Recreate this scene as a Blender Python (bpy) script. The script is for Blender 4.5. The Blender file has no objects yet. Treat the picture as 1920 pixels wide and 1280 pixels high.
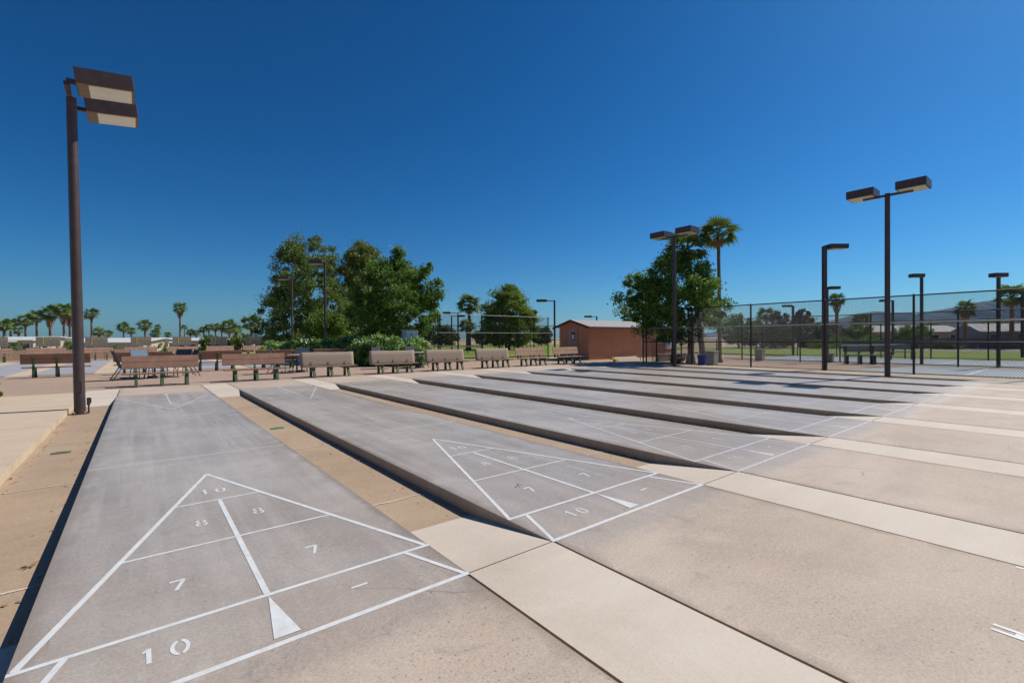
import bpy, bmesh, math, random
import numpy as np
from mathutils import Vector, Matrix

scene = bpy.context.scene
COL = scene.collection
R = math.radians
random.seed(7)

# ------------------------------------------------------------------ camera
F_PX = 876.626
YAW, PITCH, ROLL = 0.673933, -0.0059895, -0.0051156
CAM = Vector((0.41246, -2.1714, 1.29388))
FW = Vector((math.sin(YAW) * math.cos(PITCH), math.cos(YAW) * math.cos(PITCH), math.sin(PITCH)))
_rt = Vector((math.cos(YAW), -math.sin(YAW), 0))
_up = _rt.cross(FW)
RT = _rt * math.cos(ROLL) + _up * math.sin(ROLL)
UP = _up * math.cos(ROLL) - _rt * math.sin(ROLL)
cam_data = bpy.data.cameras.new('camera')
cam_data.sensor_width = 36
cam_data.lens = F_PX / 1920 * 36
cam_data.clip_start = 0.05
cam_data.clip_end = 40000
cam = bpy.data.objects.new('camera', cam_data)
COL.objects.link(cam)
cam.matrix_world = Matrix(((RT.x, UP.x, -FW.x, CAM.x), (RT.y, UP.y, -FW.y, CAM.y), (RT.z, UP.z, -FW.z, CAM.z), (0, 0, 0, 1)))
scene.camera = cam

# ------------------------------------------------------------------ sky and sun
SUN_EL = R(46.9)
SUN_TO = Vector((5.58, -1.14, 0)).normalized()          # horizontal direction towards the sun
SUN_AZ = math.atan2(SUN_TO.x, SUN_TO.y)                 # clockwise from +Y
world = bpy.data.worlds.new('World')
scene.world = world
world.use_nodes = True
wn = world.node_tree.nodes
wn.clear()
sky = wn.new('ShaderNodeTexSky')
sky.sky_type = 'NISHITA'
sky.sun_disc = False
sky.sun_elevation = SUN_EL
sky.sun_rotation = SUN_AZ
sky.altitude = 600
sky.air_density = 1.0
sky.dust_density = 0.85
sky.ozone_density = 3.0
hs = wn.new('ShaderNodeHueSaturation')
hs.inputs['Saturation'].default_value = 1.11
gm = wn.new('ShaderNodeGamma')                          # photographic contrast of the whole sky
gm.inputs['Gamma'].default_value = 1.3
wb = wn.new('ShaderNodeMix')                            # cool white balance of the whole sky
wb.data_type, wb.blend_type = 'RGBA', 'MULTIPLY'
wb.inputs[0].default_value = 1.0
wb.inputs[7].default_value = (0.200, 0.372, 0.485, 1)
hs.inputs['Value'].default_value = 1.0
bg = wn.new('ShaderNodeBackground')
bg.inputs['Strength'].default_value = 0.086
wo = wn.new('ShaderNodeOutputWorld')
world.node_tree.links.new(sky.outputs[0], gm.inputs['Color'])
world.node_tree.links.new(gm.outputs[0], wb.inputs[6])
world.node_tree.links.new(wb.outputs[2], hs.inputs['Color'])
world.node_tree.links.new(hs.outputs[0], bg.inputs['Color'])
world.node_tree.links.new(bg.outputs[0], wo.inputs['Surface'])

sun_data = bpy.data.lights.new('sun', 'SUN')
sun_data.energy = 4.6
sun_data.angle = R(0.55)
sun_data.color = (1.0, 0.95, 0.87)
sun = bpy.data.objects.new('sun', sun_data)
COL.objects.link(sun)
sun_dir = Vector((SUN_TO.x * math.cos(SUN_EL), SUN_TO.y * math.cos(SUN_EL), math.sin(SUN_EL)))
sun.rotation_euler = sun_dir.to_track_quat('Z', 'Y').to_euler()

vs = scene.view_settings
vs.view_transform = 'Standard'
vs.look = 'None'
vs.exposure = 0.17
vs.gamma = 1.0
scene.cycles.use_denoising = True
scene.cycles.max_bounces = 6
scene.cycles.transparent_max_bounces = 12
scene.cycles.volume_bounces = 0

# ------------------------------------------------------------------ pixel -> place
def ray(u, v):
    return FW + RT * ((u - 960) / F_PX) + UP * ((640 - v) / F_PX)

def gz(u, v, z=0.0):
    d = ray(u, v)
    return CAM + d * ((z - CAM.z) / d.z)

def at(u, depth, z=0.0):
    d = ray(u, 636)
    q = CAM + d * depth
    return Vector((q.x, q.y, z))

def height(v, u, depth):
    return (CAM + ray(u, v) * depth).z

# ------------------------------------------------------------------ mesh helpers
class MB:
    def __init__(self):
        self.v, self.f, self.m = [], [], []

    def add(self, verts, faces, mi=0):
        b = len(self.v)
        self.v += [tuple(x) for x in verts]
        self.f += [tuple(i + b for i in f) for f in faces]
        self.m += [mi] * len(faces)
        return self

    def box(self, lo, hi, mi=0, M=None, top_mi=None):
        x0, y0, z0 = lo
        x1, y1, z1 = hi
        vs_ = [(x0, y0, z0), (x1, y0, z0), (x1, y1, z0), (x0, y1, z0), (x0, y0, z1), (x1, y0, z1), (x1, y1, z1), (x0, y1, z1)]
        if M is not None:
            vs_ = [M @ Vector(q) for q in vs_]
        self.add(vs_, [(0, 3, 2, 1), (0, 1, 5, 4), (1, 2, 6, 5), (2, 3, 7, 6), (3, 0, 4, 7)], mi)
        self.add([vs_[4], vs_[5], vs_[6], vs_[7]], [(0, 1, 2, 3)], mi if top_mi is None else top_mi)
        return self

    def bar(self, a, b, w, h, up=(0, 0, 1), mi=0):
        a, b = Vector(a), Vector(b)
        d = (b - a).normalized()
        upv = Vector(up)
        s = d.cross(upv)
        if s.length < 1e-5:
            s = d.cross(Vector((0, 1, 0)))
        s.normalize()
        t = s.cross(d)
        s = s * (w / 2)
        t = t * (h / 2)
        vs_ = [a - s - t, a + s - t, a + s + t, a - s + t, b - s - t, b + s - t, b + s + t, b - s + t]
        return self.add(vs_, [(3, 2, 1, 0), (4, 5, 6, 7), (0, 1, 5, 4), (1, 2, 6, 5), (2, 3, 7, 6), (3, 0, 4, 7)], mi)

    def tube(self, a, b, r0, r1=None, n=10, caps=True, mi=0):
        r1 = r0 if r1 is None else r1
        a, b = Vector(a), Vector(b)
        d = (b - a).normalized()
        s = d.cross(Vector((0, 0, 1)))
        if s.length < 1e-4:
            s = Vector((1, 0, 0))
        s.normalize()
        t = s.cross(d)
        vs_ = []
        for c, r in ((a, r0), (b, r1)):
            for k in range(n):
                an = 2 * math.pi * k / n
                vs_.append(c + s * (r * math.cos(an)) + t * (r * math.sin(an)))
        fs = [(k, n + k, n + (k + 1) % n, (k + 1) % n) for k in range(n)]
        if caps:
            fs += [tuple(range(n)), tuple(reversed(range(n, 2 * n)))]
        return self.add(vs_, fs, mi)

    def path(self, pts, rads, n=8):
        for i in range(len(pts) - 1):
            self.tube(pts[i], pts[i + 1], rads[i], rads[i + 1], n, caps=(i in (0, len(pts) - 2)))
        return self

    def poly(self, pts, mi=0):
        return self.add(pts, [tuple(range(len(pts)))], mi)

    def mesh(self, name, mats, smooth=False):
        me = bpy.data.meshes.new(name)
        me.from_pydata(self.v, [], self.f)
        for m in (mats if isinstance(mats, (list, tuple)) else [mats]):
            me.materials.append(m)
        me.polygons.foreach_set('material_index', self.m)
        if smooth:
            me.polygons.foreach_set('use_smooth', [True] * len(self.f))
        me.update()
        return me

    def build(self, name, mats, parent=None, smooth=False, bevel=0):
        me = self.mesh(name, mats, smooth)
        o = link(name, me, parent)
        if bevel:
            b = o.modifiers.new('bevel', 'BEVEL')
            b.width = bevel
            b.segments = 2
            b.limit_method = 'ANGLE'
        return o

def link(name, me, parent=None):
    o = bpy.data.objects.new(name, me)
    COL.objects.link(o)
    if parent is not None:
        o.parent = parent
    return o

def struct(o):
    o['kind'] = 'structure'
    return o

def tag(o, label, cat, group=None):
    o['label'] = label
    o['category'] = cat
    if group:
        o['group'] = group
    return o

def thing(name, label, cat, loc=(0, 0, 0), rz=0.0, group=None):
    o = bpy.data.objects.new(name, None)
    o.empty_display_size = 0.2
    COL.objects.link(o)
    o.location = loc
    o.rotation_euler = (0, 0, rz)
    return tag(o, label, cat, group)

def copy_tree(o, parent=None):
    c = o.copy()
    COL.objects.link(c)
    c.parent = parent
    for ch in o.children:
        copy_tree(ch, c)
    return c

def np_mesh(name, V, nper, mat, parent=None):
    """V: (N*nper,3) array of separate polygons with nper corners each"""
    V = np.asarray(V, dtype=np.float32).reshape(-1, 3)
    n = len(V)
    nf = n // nper
    me = bpy.data.meshes.new(name)
    me.vertices.add(n)
    me.vertices.foreach_set('co', V.ravel())
    me.loops.add(n)
    me.loops.foreach_set('vertex_index', np.arange(n, dtype=np.int32))
    me.polygons.add(nf)
    me.polygons.foreach_set('loop_start', np.arange(0, n, nper, dtype=np.int32))
    me.polygons.foreach_set('loop_total', np.full(nf, nper, dtype=np.int32))
    me.materials.append(mat)
    me.update(calc_edges=True)
    me.validate()
    return link(name, me, parent)

# ------------------------------------------------------------------ materials
class NT:
    def __init__(self, name):
        self.mat = bpy.data.materials.new(name)
        self.mat.use_nodes = True
        self.t = self.mat.node_tree
        self.b = self.t.nodes['Principled BSDF']

    def n(self, typ, **kw):
        nd = self.t.nodes.new(typ)
        for k, v in kw.items():
            setattr(nd, k, v)
        return nd

    def l(self, a, b):
        self.t.links.new(a, b)

    def pos(self):
        if not hasattr(self, '_pos'):
            self._pos = self.n('ShaderNodeNewGeometry').outputs['Position']
        return self._pos

    def obj(self):
        if not hasattr(self, '_obj'):
            self._obj = self.n('ShaderNodeTexCoord').outputs['Object']
        return self._obj

    def scaled(self, vec, s):
        m = self.n('ShaderNodeVectorMath', operation='MULTIPLY')
        self.l(vec, m.inputs[0])
        m.inputs[1].default_value = s
        return m.outputs[0]

    def noise(self, scale, detail=4, rough=0.55, vec=None, dist=0.0):
        nd = self.n('ShaderNodeTexNoise')
        nd.inputs['Scale'].default_value = scale
        nd.inputs['Detail'].default_value = detail
        nd.inputs['Roughness'].default_value = rough
        nd.inputs['Distortion'].default_value = dist
        self.l(vec if vec is not None else self.pos(), nd.inputs['Vector'])
        return nd.outputs['Fac']

    def voro(self, scale, vec=None, feature='F1'):
        nd = self.n('ShaderNodeTexVoronoi', feature=feature)
        nd.inputs['Scale'].default_value = scale
        self.l(vec if vec is not None else self.pos(), nd.inputs['Vector'])
        return nd.outputs['Distance']

    def ramp(self, fac, a, b, lo=0.0, hi=1.0):
        nd = self.n('ShaderNodeMapRange')
        nd.inputs['From Min'].default_value = a
        nd.inputs['From Max'].default_value = b
        nd.inputs['To Min'].default_value = lo
        nd.inputs['To Max'].default_value = hi
        self.l(fac, nd.inputs['Value'])
        return nd.outputs['Result']

    def math(self, op, a, b=None):
        nd = self.n('ShaderNodeMath', operation=op)
        for i, q in enumerate((a, b)):
            if q is None:
                continue
            if isinstance(q, (int, float)):
                nd.inputs[i].default_value = q
            else:
                self.l(q, nd.inputs[i])
        return nd.outputs[0]

    def mix(self, fac, a, b, blend='MIX'):
        nd = self.n('ShaderNodeMix', data_type='RGBA', blend_type=blend)
        for s, q in ((0, fac), (6, a), (7, b)):
            if isinstance(q, (int, float)):
                nd.inputs[s].default_value = q
            elif isinstance(q, tuple):
                nd.inputs[s].default_value = (*q[:3], 1)
            else:
                self.l(q, nd.inputs[s])
        return nd.outputs[2]

    def col(self, c):
        if isinstance(c, tuple):
            self.b.inputs['Base Color'].default_value = (*c[:3], 1)
        else:
            self.l(c, self.b.inputs['Base Color'])
        return self

    def set(self, **kw):
        names = {'rough': 'Roughness', 'metal': 'Metallic', 'spec': 'Specular IOR Level', 'trans': 'Transmission Weight', 'alpha': 'Alpha', 'ior': 'IOR'}
        for k, v in kw.items():
            s = self.b.inputs[names[k]]
            if isinstance(v, (int, float)):
                s.default_value = v
            else:
                self.l(v, s)
        return self

    def bump(self, h, strength=0.3, dist=0.01):
        nd = self.n('ShaderNodeBump')
        nd.inputs['Strength'].default_value = strength
        nd.inputs['Distance'].default_value = dist
        self.l(h, nd.inputs['Height'])
        self.l(nd.outputs[0], self.b.inputs['Normal'])
        return self

def sep_y(t):
    s = t.n('ShaderNodeSeparateXYZ')
    t.l(t.pos(), s.inputs[0])
    return s.outputs

def plain(name, c, rough=0.6, var=0.25, scale=6.0, metal=0.0, spec=0.5, bump=0.0):
    t = NT(name)
    d = tuple(q * (1 - var) for q in c)
    e = tuple(min(1, q * (1 + var)) for q in c)
    f = t.ramp(t.noise(scale, 5, 0.6, t.obj()), 0.3, 0.7)
    t.col(t.mix(f, d, e)).set(rough=rough, metal=metal, spec=spec)
    if bump:
        t.bump(t.noise(scale * 8, 4, 0.6, t.obj()), bump, 0.005)
    return t.mat

def concrete(name, base, alt, stain, rough=0.75, pits=0.0, coat=None, coat_y=None, far_cracks=False, ry=0.0, warm=None, grit=1.0):
    t = NT(name)
    big = t.ramp(t.noise(0.55, 5, 0.6), 0.34, 0.66)
    c = t.mix(big, base, alt)
    rg = rough
    if coat is not None:
        o = sep_y(t)
        wob = t.math('MULTIPLY', t.math('SUBTRACT', t.noise(2.2, 4, 0.6), 0.5), 0.10)
        yy = t.math('ADD', o['Y'], wob)
        a = t.ramp(yy, coat_y[0] - 0.05, coat_y[0] + 0.12)
        b = t.ramp(yy, coat_y[1] + 0.05, coat_y[1] - 0.12)
        k = t.math('MULTIPLY', t.math('MULTIPLY', a, b), t.math('MULTIPLY', t.ramp(yy, -0.3, 0.5, 0.62, 1.0), t.ramp(yy, 12.2, 11.4, 0.6, 1.0)))
        patch = t.ramp(t.noise(0.9, 6, 0.62, t.scaled(t.pos(), (1.0, 0.55, 1.0))), 0.38, 0.63)
        cc = t.mix(patch, coat[0], coat[1])
        scuff = t.ramp(t.noise(1.0, 6, 0.6, t.scaled(t.pos(), (7.0, 0.30, 1.0))), 0.46, 0.66, 0.0, 0.60)
        cc = t.mix(scuff, cc, tuple(min(1, q * 1.16) for q in coat[0]))
        if warm is not None:
            # coating worn thin near the throwing ends, bare concrete shows through
            near = t.math('MAXIMUM', t.ramp(o['Y'], 3.4, 0.2), t.ramp(o['Y'], 10.6, 12.0))
            wn_ = t.math('MULTIPLY', near, t.ramp(t.noise(1.3, 6, 0.65), 0.30, 0.66))
            cc = t.mix(t.math('MULTIPLY', wn_, 0.75), cc, warm)
        c = t.mix(k, c, cc)
        rg = t.math('SUBTRACT', rough, t.math('MULTIPLY', k, rough - ry))
        rg = t.math('ADD', rg, t.math('MULTIPLY', t.math('SUBTRACT', t.noise(1.7, 5, 0.6), 0.5), 0.16))
    st = t.ramp(t.noise(0.8, 7, 0.68, None, 0.6), 0.52, 0.74)
    c = t.mix(t.math('MULTIPLY', st, 0.62), c, stain)
    streak = t.ramp(t.noise(1.0, 6, 0.62, t.scaled(t.pos(), (0.7, 3.2, 1.0))), 0.45, 0.72)
    c = t.mix(t.math('MULTIPLY', streak, 0.36), c, stain)
    fine = t.noise(75, 4, 0.7)
    c = t.mix(t.ramp(fine, 0.34, 0.62, 0.30 * grit, 0.0), c, (0.10, 0.085, 0.075))
    grain = t.noise(28, 5, 0.75)
    c = t.mix(t.ramp(grain, 0.50, 0.70, 0.0, 0.32 * grit), c, tuple(min(1, q * 1.35) for q in base))
    h = fine
    if pits:
        zone = t.ramp(t.noise(0.85, 3, 0.5), 0.46, 0.60)
        pa = t.ramp(t.noise(52, 2, 0.5), 0.645, 0.675)
        pb = t.ramp(t.noise(118, 2, 0.5), 0.635, 0.665)
        pit = t.math('MAXIMUM', t.math('MULTIPLY', pa, zone), t.math('MULTIPLY', pb, t.ramp(t.noise(0.6, 3, 0.5), 0.46, 0.62, 0.06, 0.8)))
        c = t.mix(t.math('MULTIPLY', pit, pits), c, (0.075, 0.065, 0.06))
        h = t.math('SUBTRACT', fine, t.math('MULTIPLY', pit, 1.5))
    if coat is not None:
        xs_ = sep_y(t)['X']
        xl = t.math('MULTIPLY', t.math('FRACT', t.math('DIVIDE', xs_, 2.4656)), 2.4656)
        ed = t.math('MINIMUM', xl, t.math('SUBTRACT', 1.829, xl))
        wide = t.math('ADD', 0.02, t.math('MULTIPLY', t.ramp(t.noise(2.4, 5, 0.65), 0.35, 0.75), 0.20))
        dirt = t.math('MULTIPLY', t.math('SUBTRACT', 1.0, t.math('MINIMUM', t.math('DIVIDE', ed, wide), 1.0)), 0.55)
        c = t.mix(dirt, c, (0.20, 0.155, 0.115))
        blot = t.ramp(t.noise(1.9, 7, 0.72, None, 1.2), 0.60, 0.70, 0.0, 0.34)
        c = t.mix(blot, c, (0.19, 0.16, 0.145))
        pale = t.ramp(t.noise(2.7, 7, 0.7, t.scaled(t.pos(), (1.0, 0.6, 1.0)), 0.8), 0.60, 0.74, 0.0, 0.35)
        c = t.mix(pale, c, (0.60, 0.55, 0.49))
    if far_cracks:
        wv = t.n('ShaderNodeVectorMath', operation='ADD')
        nn = t.n('ShaderNodeTexNoise')
        nn.inputs['Scale'].default_value = 1.6
        nn.inputs['Detail'].default_value = 5
        t.l(t.pos(), nn.inputs['Vector'])
        sc = t.scaled(nn.outputs['Color'], (0.55, 0.55, 0.0))
        t.l(t.pos(), wv.inputs[0])
        t.l(sc, wv.inputs[1])
        vd = t.voro(0.62, wv.outputs[0], 'DISTANCE_TO_EDGE')
        crack = t.math('LESS_THAN', vd, t.ramp(t.noise(1.1, 3, 0.5), 0.50, 0.68, 0.0, 0.0032))
        c = t.mix(t.math('MULTIPLY', crack, 0.38), c, (0.11, 0.09, 0.075))
    t.col(c).set(rough=rg, spec=0.5)
    t.bump(h, 0.22, 0.004)
    return t.mat

M = {}
M['court'] = concrete('court_concrete', (0.475, 0.365, 0.275), (0.545, 0.44, 0.35), (0.34, 0.27, 0.22), 0.82, 0.52,
                      ((0.490, 0.442, 0.393), (0.330, 0.295, 0.258)), (-0.30, 12.15), True, 0.38, (0.365, 0.295, 0.242))
M['court_side'] = concrete('court_edge_concrete', (0.52, 0.39, 0.26), (0.46, 0.335, 0.215), (0.27, 0.19, 0.12), 0.9)
M['strip'] = concrete('pale_strip_concrete', (0.545, 0.455, 0.365), (0.61, 0.525, 0.435), (0.46, 0.37, 0.285), 0.8, 0.12, grit=0.35)
M['gutter'] = concrete('gutter_concrete', (0.385, 0.270, 0.175), (0.45, 0.325, 0.215), (0.29, 0.20, 0.13), 0.85)
M['plaza'] = concrete('plaza_concrete', (0.56, 0.435, 0.30), (0.60, 0.475, 0.34), (0.47, 0.35, 0.235), 0.85)
M['kerb'] = concrete('kerb_concrete', (0.60, 0.47, 0.32), (0.55, 0.42, 0.28), (0.36, 0.26, 0.17), 0.85)
M['efflor'] = concrete('pale_joint_mortar', (0.68, 0.60, 0.50), (0.60, 0.50, 0.39), (0.50, 0.38, 0.26), 0.9)
def soil_mat():
    t = NT('joint_soil')
    t.col(t.mix(t.ramp(t.noise(3.0, 5, 0.7), 0.48, 0.62), (0.040, 0.030, 0.020), (0.045, 0.075, 0.018))).set(rough=0.95)
    return t.mat
M['soil'] = soil_mat()
M['far_court'] = concrete('distant_court_concrete', (0.42, 0.41, 0.41), (0.37, 0.36, 0.37), (0.30, 0.28, 0.26), 0.55)

def paint(name, worn):
    t = NT(name)
    c = t.mix(t.ramp(t.noise(14, 5, 0.7), 0.4, 0.75), (0.74, 0.745, 0.73), (0.58, 0.575, 0.55))
    t.col(c).set(rough=0.55)
    a = t.ramp(t.noise(55, 4, 0.7), 0.30 + 0.26 * worn, 0.36 + 0.34 * worn, 1.0 - worn * 0.9, 1.0 - worn * 0.35)
    a2 = t.ramp(t.noise(4.0, 4, 0.6), 0.3, 0.7, 1.0 - 0.35 * worn, 1.0)
    t.set(alpha=t.math('MULTIPLY', a, a2))
    return t.mat
M['paint'] = paint('white_paint', 0.18)
M['paint_worn'] = paint('worn_white_paint', 0.5)
M['paint_faded'] = paint('faded_white_paint', 0.8)

def gravel_mat(name, a, b, dark, scale=60):
    t = NT(name)
    v = t.voro(scale)
    n1 = t.noise(0.35, 5, 0.6)
    c = t.mix(t.ramp(n1, 0.35, 0.65), a, b)
    c = t.mix(t.ramp(t.noise(scale * 1.2, 3, 0.7), 0.35, 0.7, 0.4, 0.0), c, dark)
    c = t.mix(t.ramp(t.noise(6, 6, 0.7), 0.5, 0.8, 0.0, 0.35), c, dark)
    t.col(c).set(rough=0.95, spec=0.2)
    t.bump(v, 0.6, 0.02)
    return t.mat
M['gravel'] = gravel_mat('granite_gravel', (0.42, 0.30, 0.23), (0.48, 0.35, 0.265), (0.24, 0.165, 0.125))
M['dirt'] = gravel_mat('desert_ground', (0.46, 0.345, 0.24), (0.40, 0.30, 0.20), (0.26, 0.20, 0.13), 20)
M['lawn'] = gravel_mat('mown_lawn', (0.20, 0.27, 0.05), (0.26, 0.30, 0.065), (0.11, 0.165, 0.03), 30)
M['asphalt'] = gravel_mat('grey_road', (0.30, 0.29, 0.29), (0.34, 0.33, 0.32), (0.2, 0.2, 0.2), 30)
M['sport'] = concrete('sport_court_coating', (0.235, 0.29, 0.32), (0.265, 0.32, 0.345), (0.30, 0.29, 0.27), 0.75)

M['bronze'] = plain('bronze_pole_paint', (0.060, 0.038, 0.033), 0.42, 0.22, 5)
M['black'] = plain('black_fence_paint', (0.018, 0.014, 0.013), 0.45, 0.3, 5)
M['wire'] = plain('black_wire', (0.015, 0.014, 0.014), 0.5, 0.2, 5)
M['galv'] = plain('galvanised_rail', (0.36, 0.36, 0.345), 0.55, 0.15, 4, 0.2)
M['lens'] = plain('lamp_lens', (0.62, 0.61, 0.53), 0.16, 0.07, 5)
M['head_in'] = plain('lamp_underside', (0.16, 0.105, 0.065), 0.5, 0.2, 6)
M['plank'] = plain('brown_plank', (0.31, 0.165, 0.105), 0.62, 0.22, 3, bump=0.25)
M['plank_pink'] = plain('pinkish_plank', (0.44, 0.26, 0.175), 0.62, 0.18, 3, bump=0.25)
M['cover'] = plain('beige_bench_cover', (0.345, 0.255, 0.185), 0.7, 0.05, 1.2, bump=0.08)
M['green'] = plain('green_bench_leg', (0.050, 0.092, 0.038), 0.6, 0.35, 6)
M['sling'] = plain('blue_grey_sling', (0.17, 0.25, 0.32), 0.75, 0.15, 8)
M['sling_dark'] = plain('navy_sling', (0.045, 0.06, 0.085), 0.75, 0.2, 8)
M['frame'] = plain('dark_chair_frame', (0.03, 0.027, 0.027), 0.4, 0.2, 8)
M['table'] = plain('pale_table_top', (0.50, 0.45, 0.40), 0.4, 0.1, 5)
M['stucco'] = plain('terracotta_stucco', (0.56, 0.245, 0.135), 0.9, 0.12, 1.2, bump=0.5)
M['stucco_base'] = plain('stucco_base', (0.52, 0.25, 0.15), 0.9, 0.1, 1.2, bump=0.5)
M['fascia'] = plain('dark_red_fascia', (0.13, 0.035, 0.027), 0.6, 0.2, 3)
M['roof'] = plain('grey_roll_roof', (0.29, 0.285, 0.28), 0.8, 0.1, 3, bump=0.3)
M['door'] = plain('beige_door', (0.40, 0.27, 0.20), 0.55, 0.08, 3)
M['paper'] = plain('white_paper', (0.72, 0.72, 0.74), 0.7, 0.05, 4)
M['sign'] = plain('pale_lilac_sign', (0.44, 0.44, 0.52), 0.5, 0.12, 5)
M['glass'] = plain('dark_window_glass', (0.03, 0.04, 0.05), 0.08, 0.2, 3)
M['yellow'] = plain('yellow_paint', (0.70, 0.47, 0.02), 0.6, 0.15, 6)
M['block'] = plain('tan_block', (0.56, 0.40, 0.27), 0.9, 0.12, 2.5, bump=0.4)
M['grey_block'] = plain('grey_brown_block', (0.21, 0.175, 0.145), 0.9, 0.15, 2, bump=0.4)
M['bin_blue'] = plain('blue_plastic', (0.035, 0.055, 0.22), 0.45, 0.12, 3)
M['bin_conc'] = plain('exposed_aggregate', (0.40, 0.37, 0.32), 0.9, 0.25, 25, bump=0.6)
M['score'] = plain('grey_board', (0.29, 0.26, 0.20), 0.7, 0.15, 4)
M['score_y'] = plain('yellow_lettering', (0.75, 0.50, 0.04), 0.7, 0.2, 6)
M['post_wood'] = plain('board_post', (0.33, 0.22, 0.16), 0.8, 0.2, 4)
M['drain_dull'] = plain('dull_green_lid', (0.15, 0.19, 0.11), 0.7, 0.2, 9)
M['net'] = plain('net_tape', (0.72, 0.74, 0.74), 0.6, 0.05, 4)
M['drain'] = plain('green_box_lid', (0.05, 0.30, 0.12), 0.6, 0.2, 9)
M['white_house'] = plain('cream_siding', (0.46, 0.40, 0.31), 0.8, 0.06, 1.0)
M['tan_house'] = plain('tan_siding', (0.50, 0.44, 0.30), 0.8, 0.06, 1.0)
M['blue_house'] = plain('blue_grey_siding', (0.25, 0.32, 0.40), 0.8, 0.06, 1.0)
M['pink_house'] = plain('beige_stucco', (0.42, 0.345, 0.285), 0.8, 0.06, 1.0)
M['white_roof'] = plain('white_metal_roof', (0.60, 0.60, 0.585), 0.5, 0.05, 1.0)
M['grey_roof'] = plain('grey_shingle_roof', (0.42, 0.40, 0.385), 0.85, 0.1, 2.0)
M['trunk'] = plain('tree_bark', (0.115, 0.085, 0.062), 0.95, 0.35, 6, bump=0.7)
M['palm_trunk'] = plain('palm_bark', (0.20, 0.135, 0.095), 0.95, 0.35, 9, bump=0.8)
M['pot_red'] = plain('orange_red_plastic', (0.62, 0.10, 0.04), 0.5, 0.1, 5)

def leaf_mat(name, a, b, c, transl=0.42, rough=0.5, flower=None):
    t = NT(name)
    g = t.n('ShaderNodeNewGeometry')
    rnd = g.outputs['Random Per Island']
    n1 = t.noise(0.9, 3, 0.6)
    k = t.math('ADD', t.math('MULTIPLY', rnd, 0.6), t.math('MULTIPLY', t.ramp(n1, 0.3, 0.7), 0.4))
    cc = t.mix(t.ramp(k, 0.0, 0.55), a, b)
    cc = t.mix(t.ramp(k, 0.55, 1.0), cc, c)
    if flower:
        cc = t.mix(t.math('GREATER_THAN', rnd, flower[1]), cc, flower[0])
    t.col(cc).set(rough=rough, spec=0.22)
    tr = t.n('ShaderNodeBsdfTranslucent')
    t.l(cc, tr.inputs['Color'])
    mx = t.n('ShaderNodeMixShader')
    mx.inputs[0].default_value = transl
    out = t.t.nodes['Material Output']
    t.l(t.b.outputs[0], mx.inputs[1])
    t.l(tr.outputs[0], mx.inputs[2])
    t.l(mx.outputs[0], out.inputs['Surface'])
    return t.mat
M['leaf_dark'] = leaf_mat('dark_green_leaf', (0.059, 0.118, 0.021), (0.125, 0.226, 0.035), (0.251, 0.376, 0.074))
M['leaf_pine'] = leaf_mat('olive_needle', (0.081, 0.123, 0.030), (0.150, 0.208, 0.044), (0.249, 0.317, 0.068), 0.25)
M['leaf_olive'] = leaf_mat('yellow_olive_needle', (0.105, 0.130, 0.026), (0.184, 0.217, 0.039), (0.278, 0.306, 0.061), 0.25)
M['leaf_bright'] = leaf_mat('bright_green_leaf', (0.077, 0.138, 0.018), (0.149, 0.237, 0.031), (0.242, 0.341, 0.061))
M['leaf_hedge'] = leaf_mat('oleander_leaf', (0.086, 0.180, 0.031), (0.218, 0.374, 0.062), (0.406, 0.562, 0.140), 0.35, 0.4, ((0.72, 0.72, 0.60), 0.88))
M['leaf_sumac'] = leaf_mat('yellowing_leaf', (0.099, 0.170, 0.023), (0.188, 0.264, 0.032), (0.296, 0.231, 0.040))
M['leaf_far'] = leaf_mat('distant_leaf', (0.060, 0.083, 0.033), (0.098, 0.120, 0.045), (0.150, 0.165, 0.068), 0.2)
M['leaf_brown'] = leaf_mat('brownish_leaf', (0.091, 0.070, 0.042), (0.133, 0.105, 0.059), (0.168, 0.147, 0.077), 0.2)
M['frond'] = leaf_mat('palm_frond', (0.063, 0.113, 0.024), (0.122, 0.184, 0.042), (0.225, 0.281, 0.085), 0.30, 0.75)
M['frond_dry'] = leaf_mat('dry_palm_frond', (0.22, 0.13, 0.07), (0.33, 0.2, 0.11), (0.46, 0.31, 0.17), 0.15, 0.8)

# ------------------------------------------------------------------ ground
W, PITCHX, NC, GD = 1.829, 2.4656, 8, 0.10        # court width, spacing, count, gutter depth
YN, Y0, Y1, YF = -9.0, 0.0, 11.887, 14.15         # near slab end, near baseline, far baseline, far slab end
XR = PITCHX * NC                                   # left edge of the far walk

def ground_z(x, y):
    a = min(1.0, max(0.0, (y - 47) / 22.0))
    b = min(1.0, max(0.0, (26 - x + (y - 47) * 0.15) / 12.0))
    return -0.13 - 1.75 * a * a * (3 - 2 * a) * b

def grid_sheet(name, xs, ys, zf, mat):
    m = MB()
    nx, ny = len(xs), len(ys)
    m.v = [(x, y, zf(x, y)) for y in ys for x in xs]
    m.f = [(j * nx + i, j * nx + i + 1, (j + 1) * nx + i + 1, (j + 1) * nx + i) for j in range(ny - 1) for i in range(nx - 1)]
    m.m = [0] * len(m.f)
    return m.build(name, mat, smooth=True)

def spaced(lo, hi, near_lo, near_hi, step):
    a = [near_lo + step * i for i in range(int((near_hi - near_lo) / step) + 1)]
    out = []
    q, s = near_lo, step
    while q > lo:
        s *= 1.45
        q -= s
        out.append(max(q, lo))
    out = out[::-1] + a
    q, s = a[-1], step
    while q < hi:
        s *= 1.45
        q += s
        out.append(min(q, hi))
    return out

struct(grid_sheet('ground', spaced(-15000, 15000, -40, 80, 4), spaced(-3000, 15000, -20, 110, 4), ground_z, M['dirt']))

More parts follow.
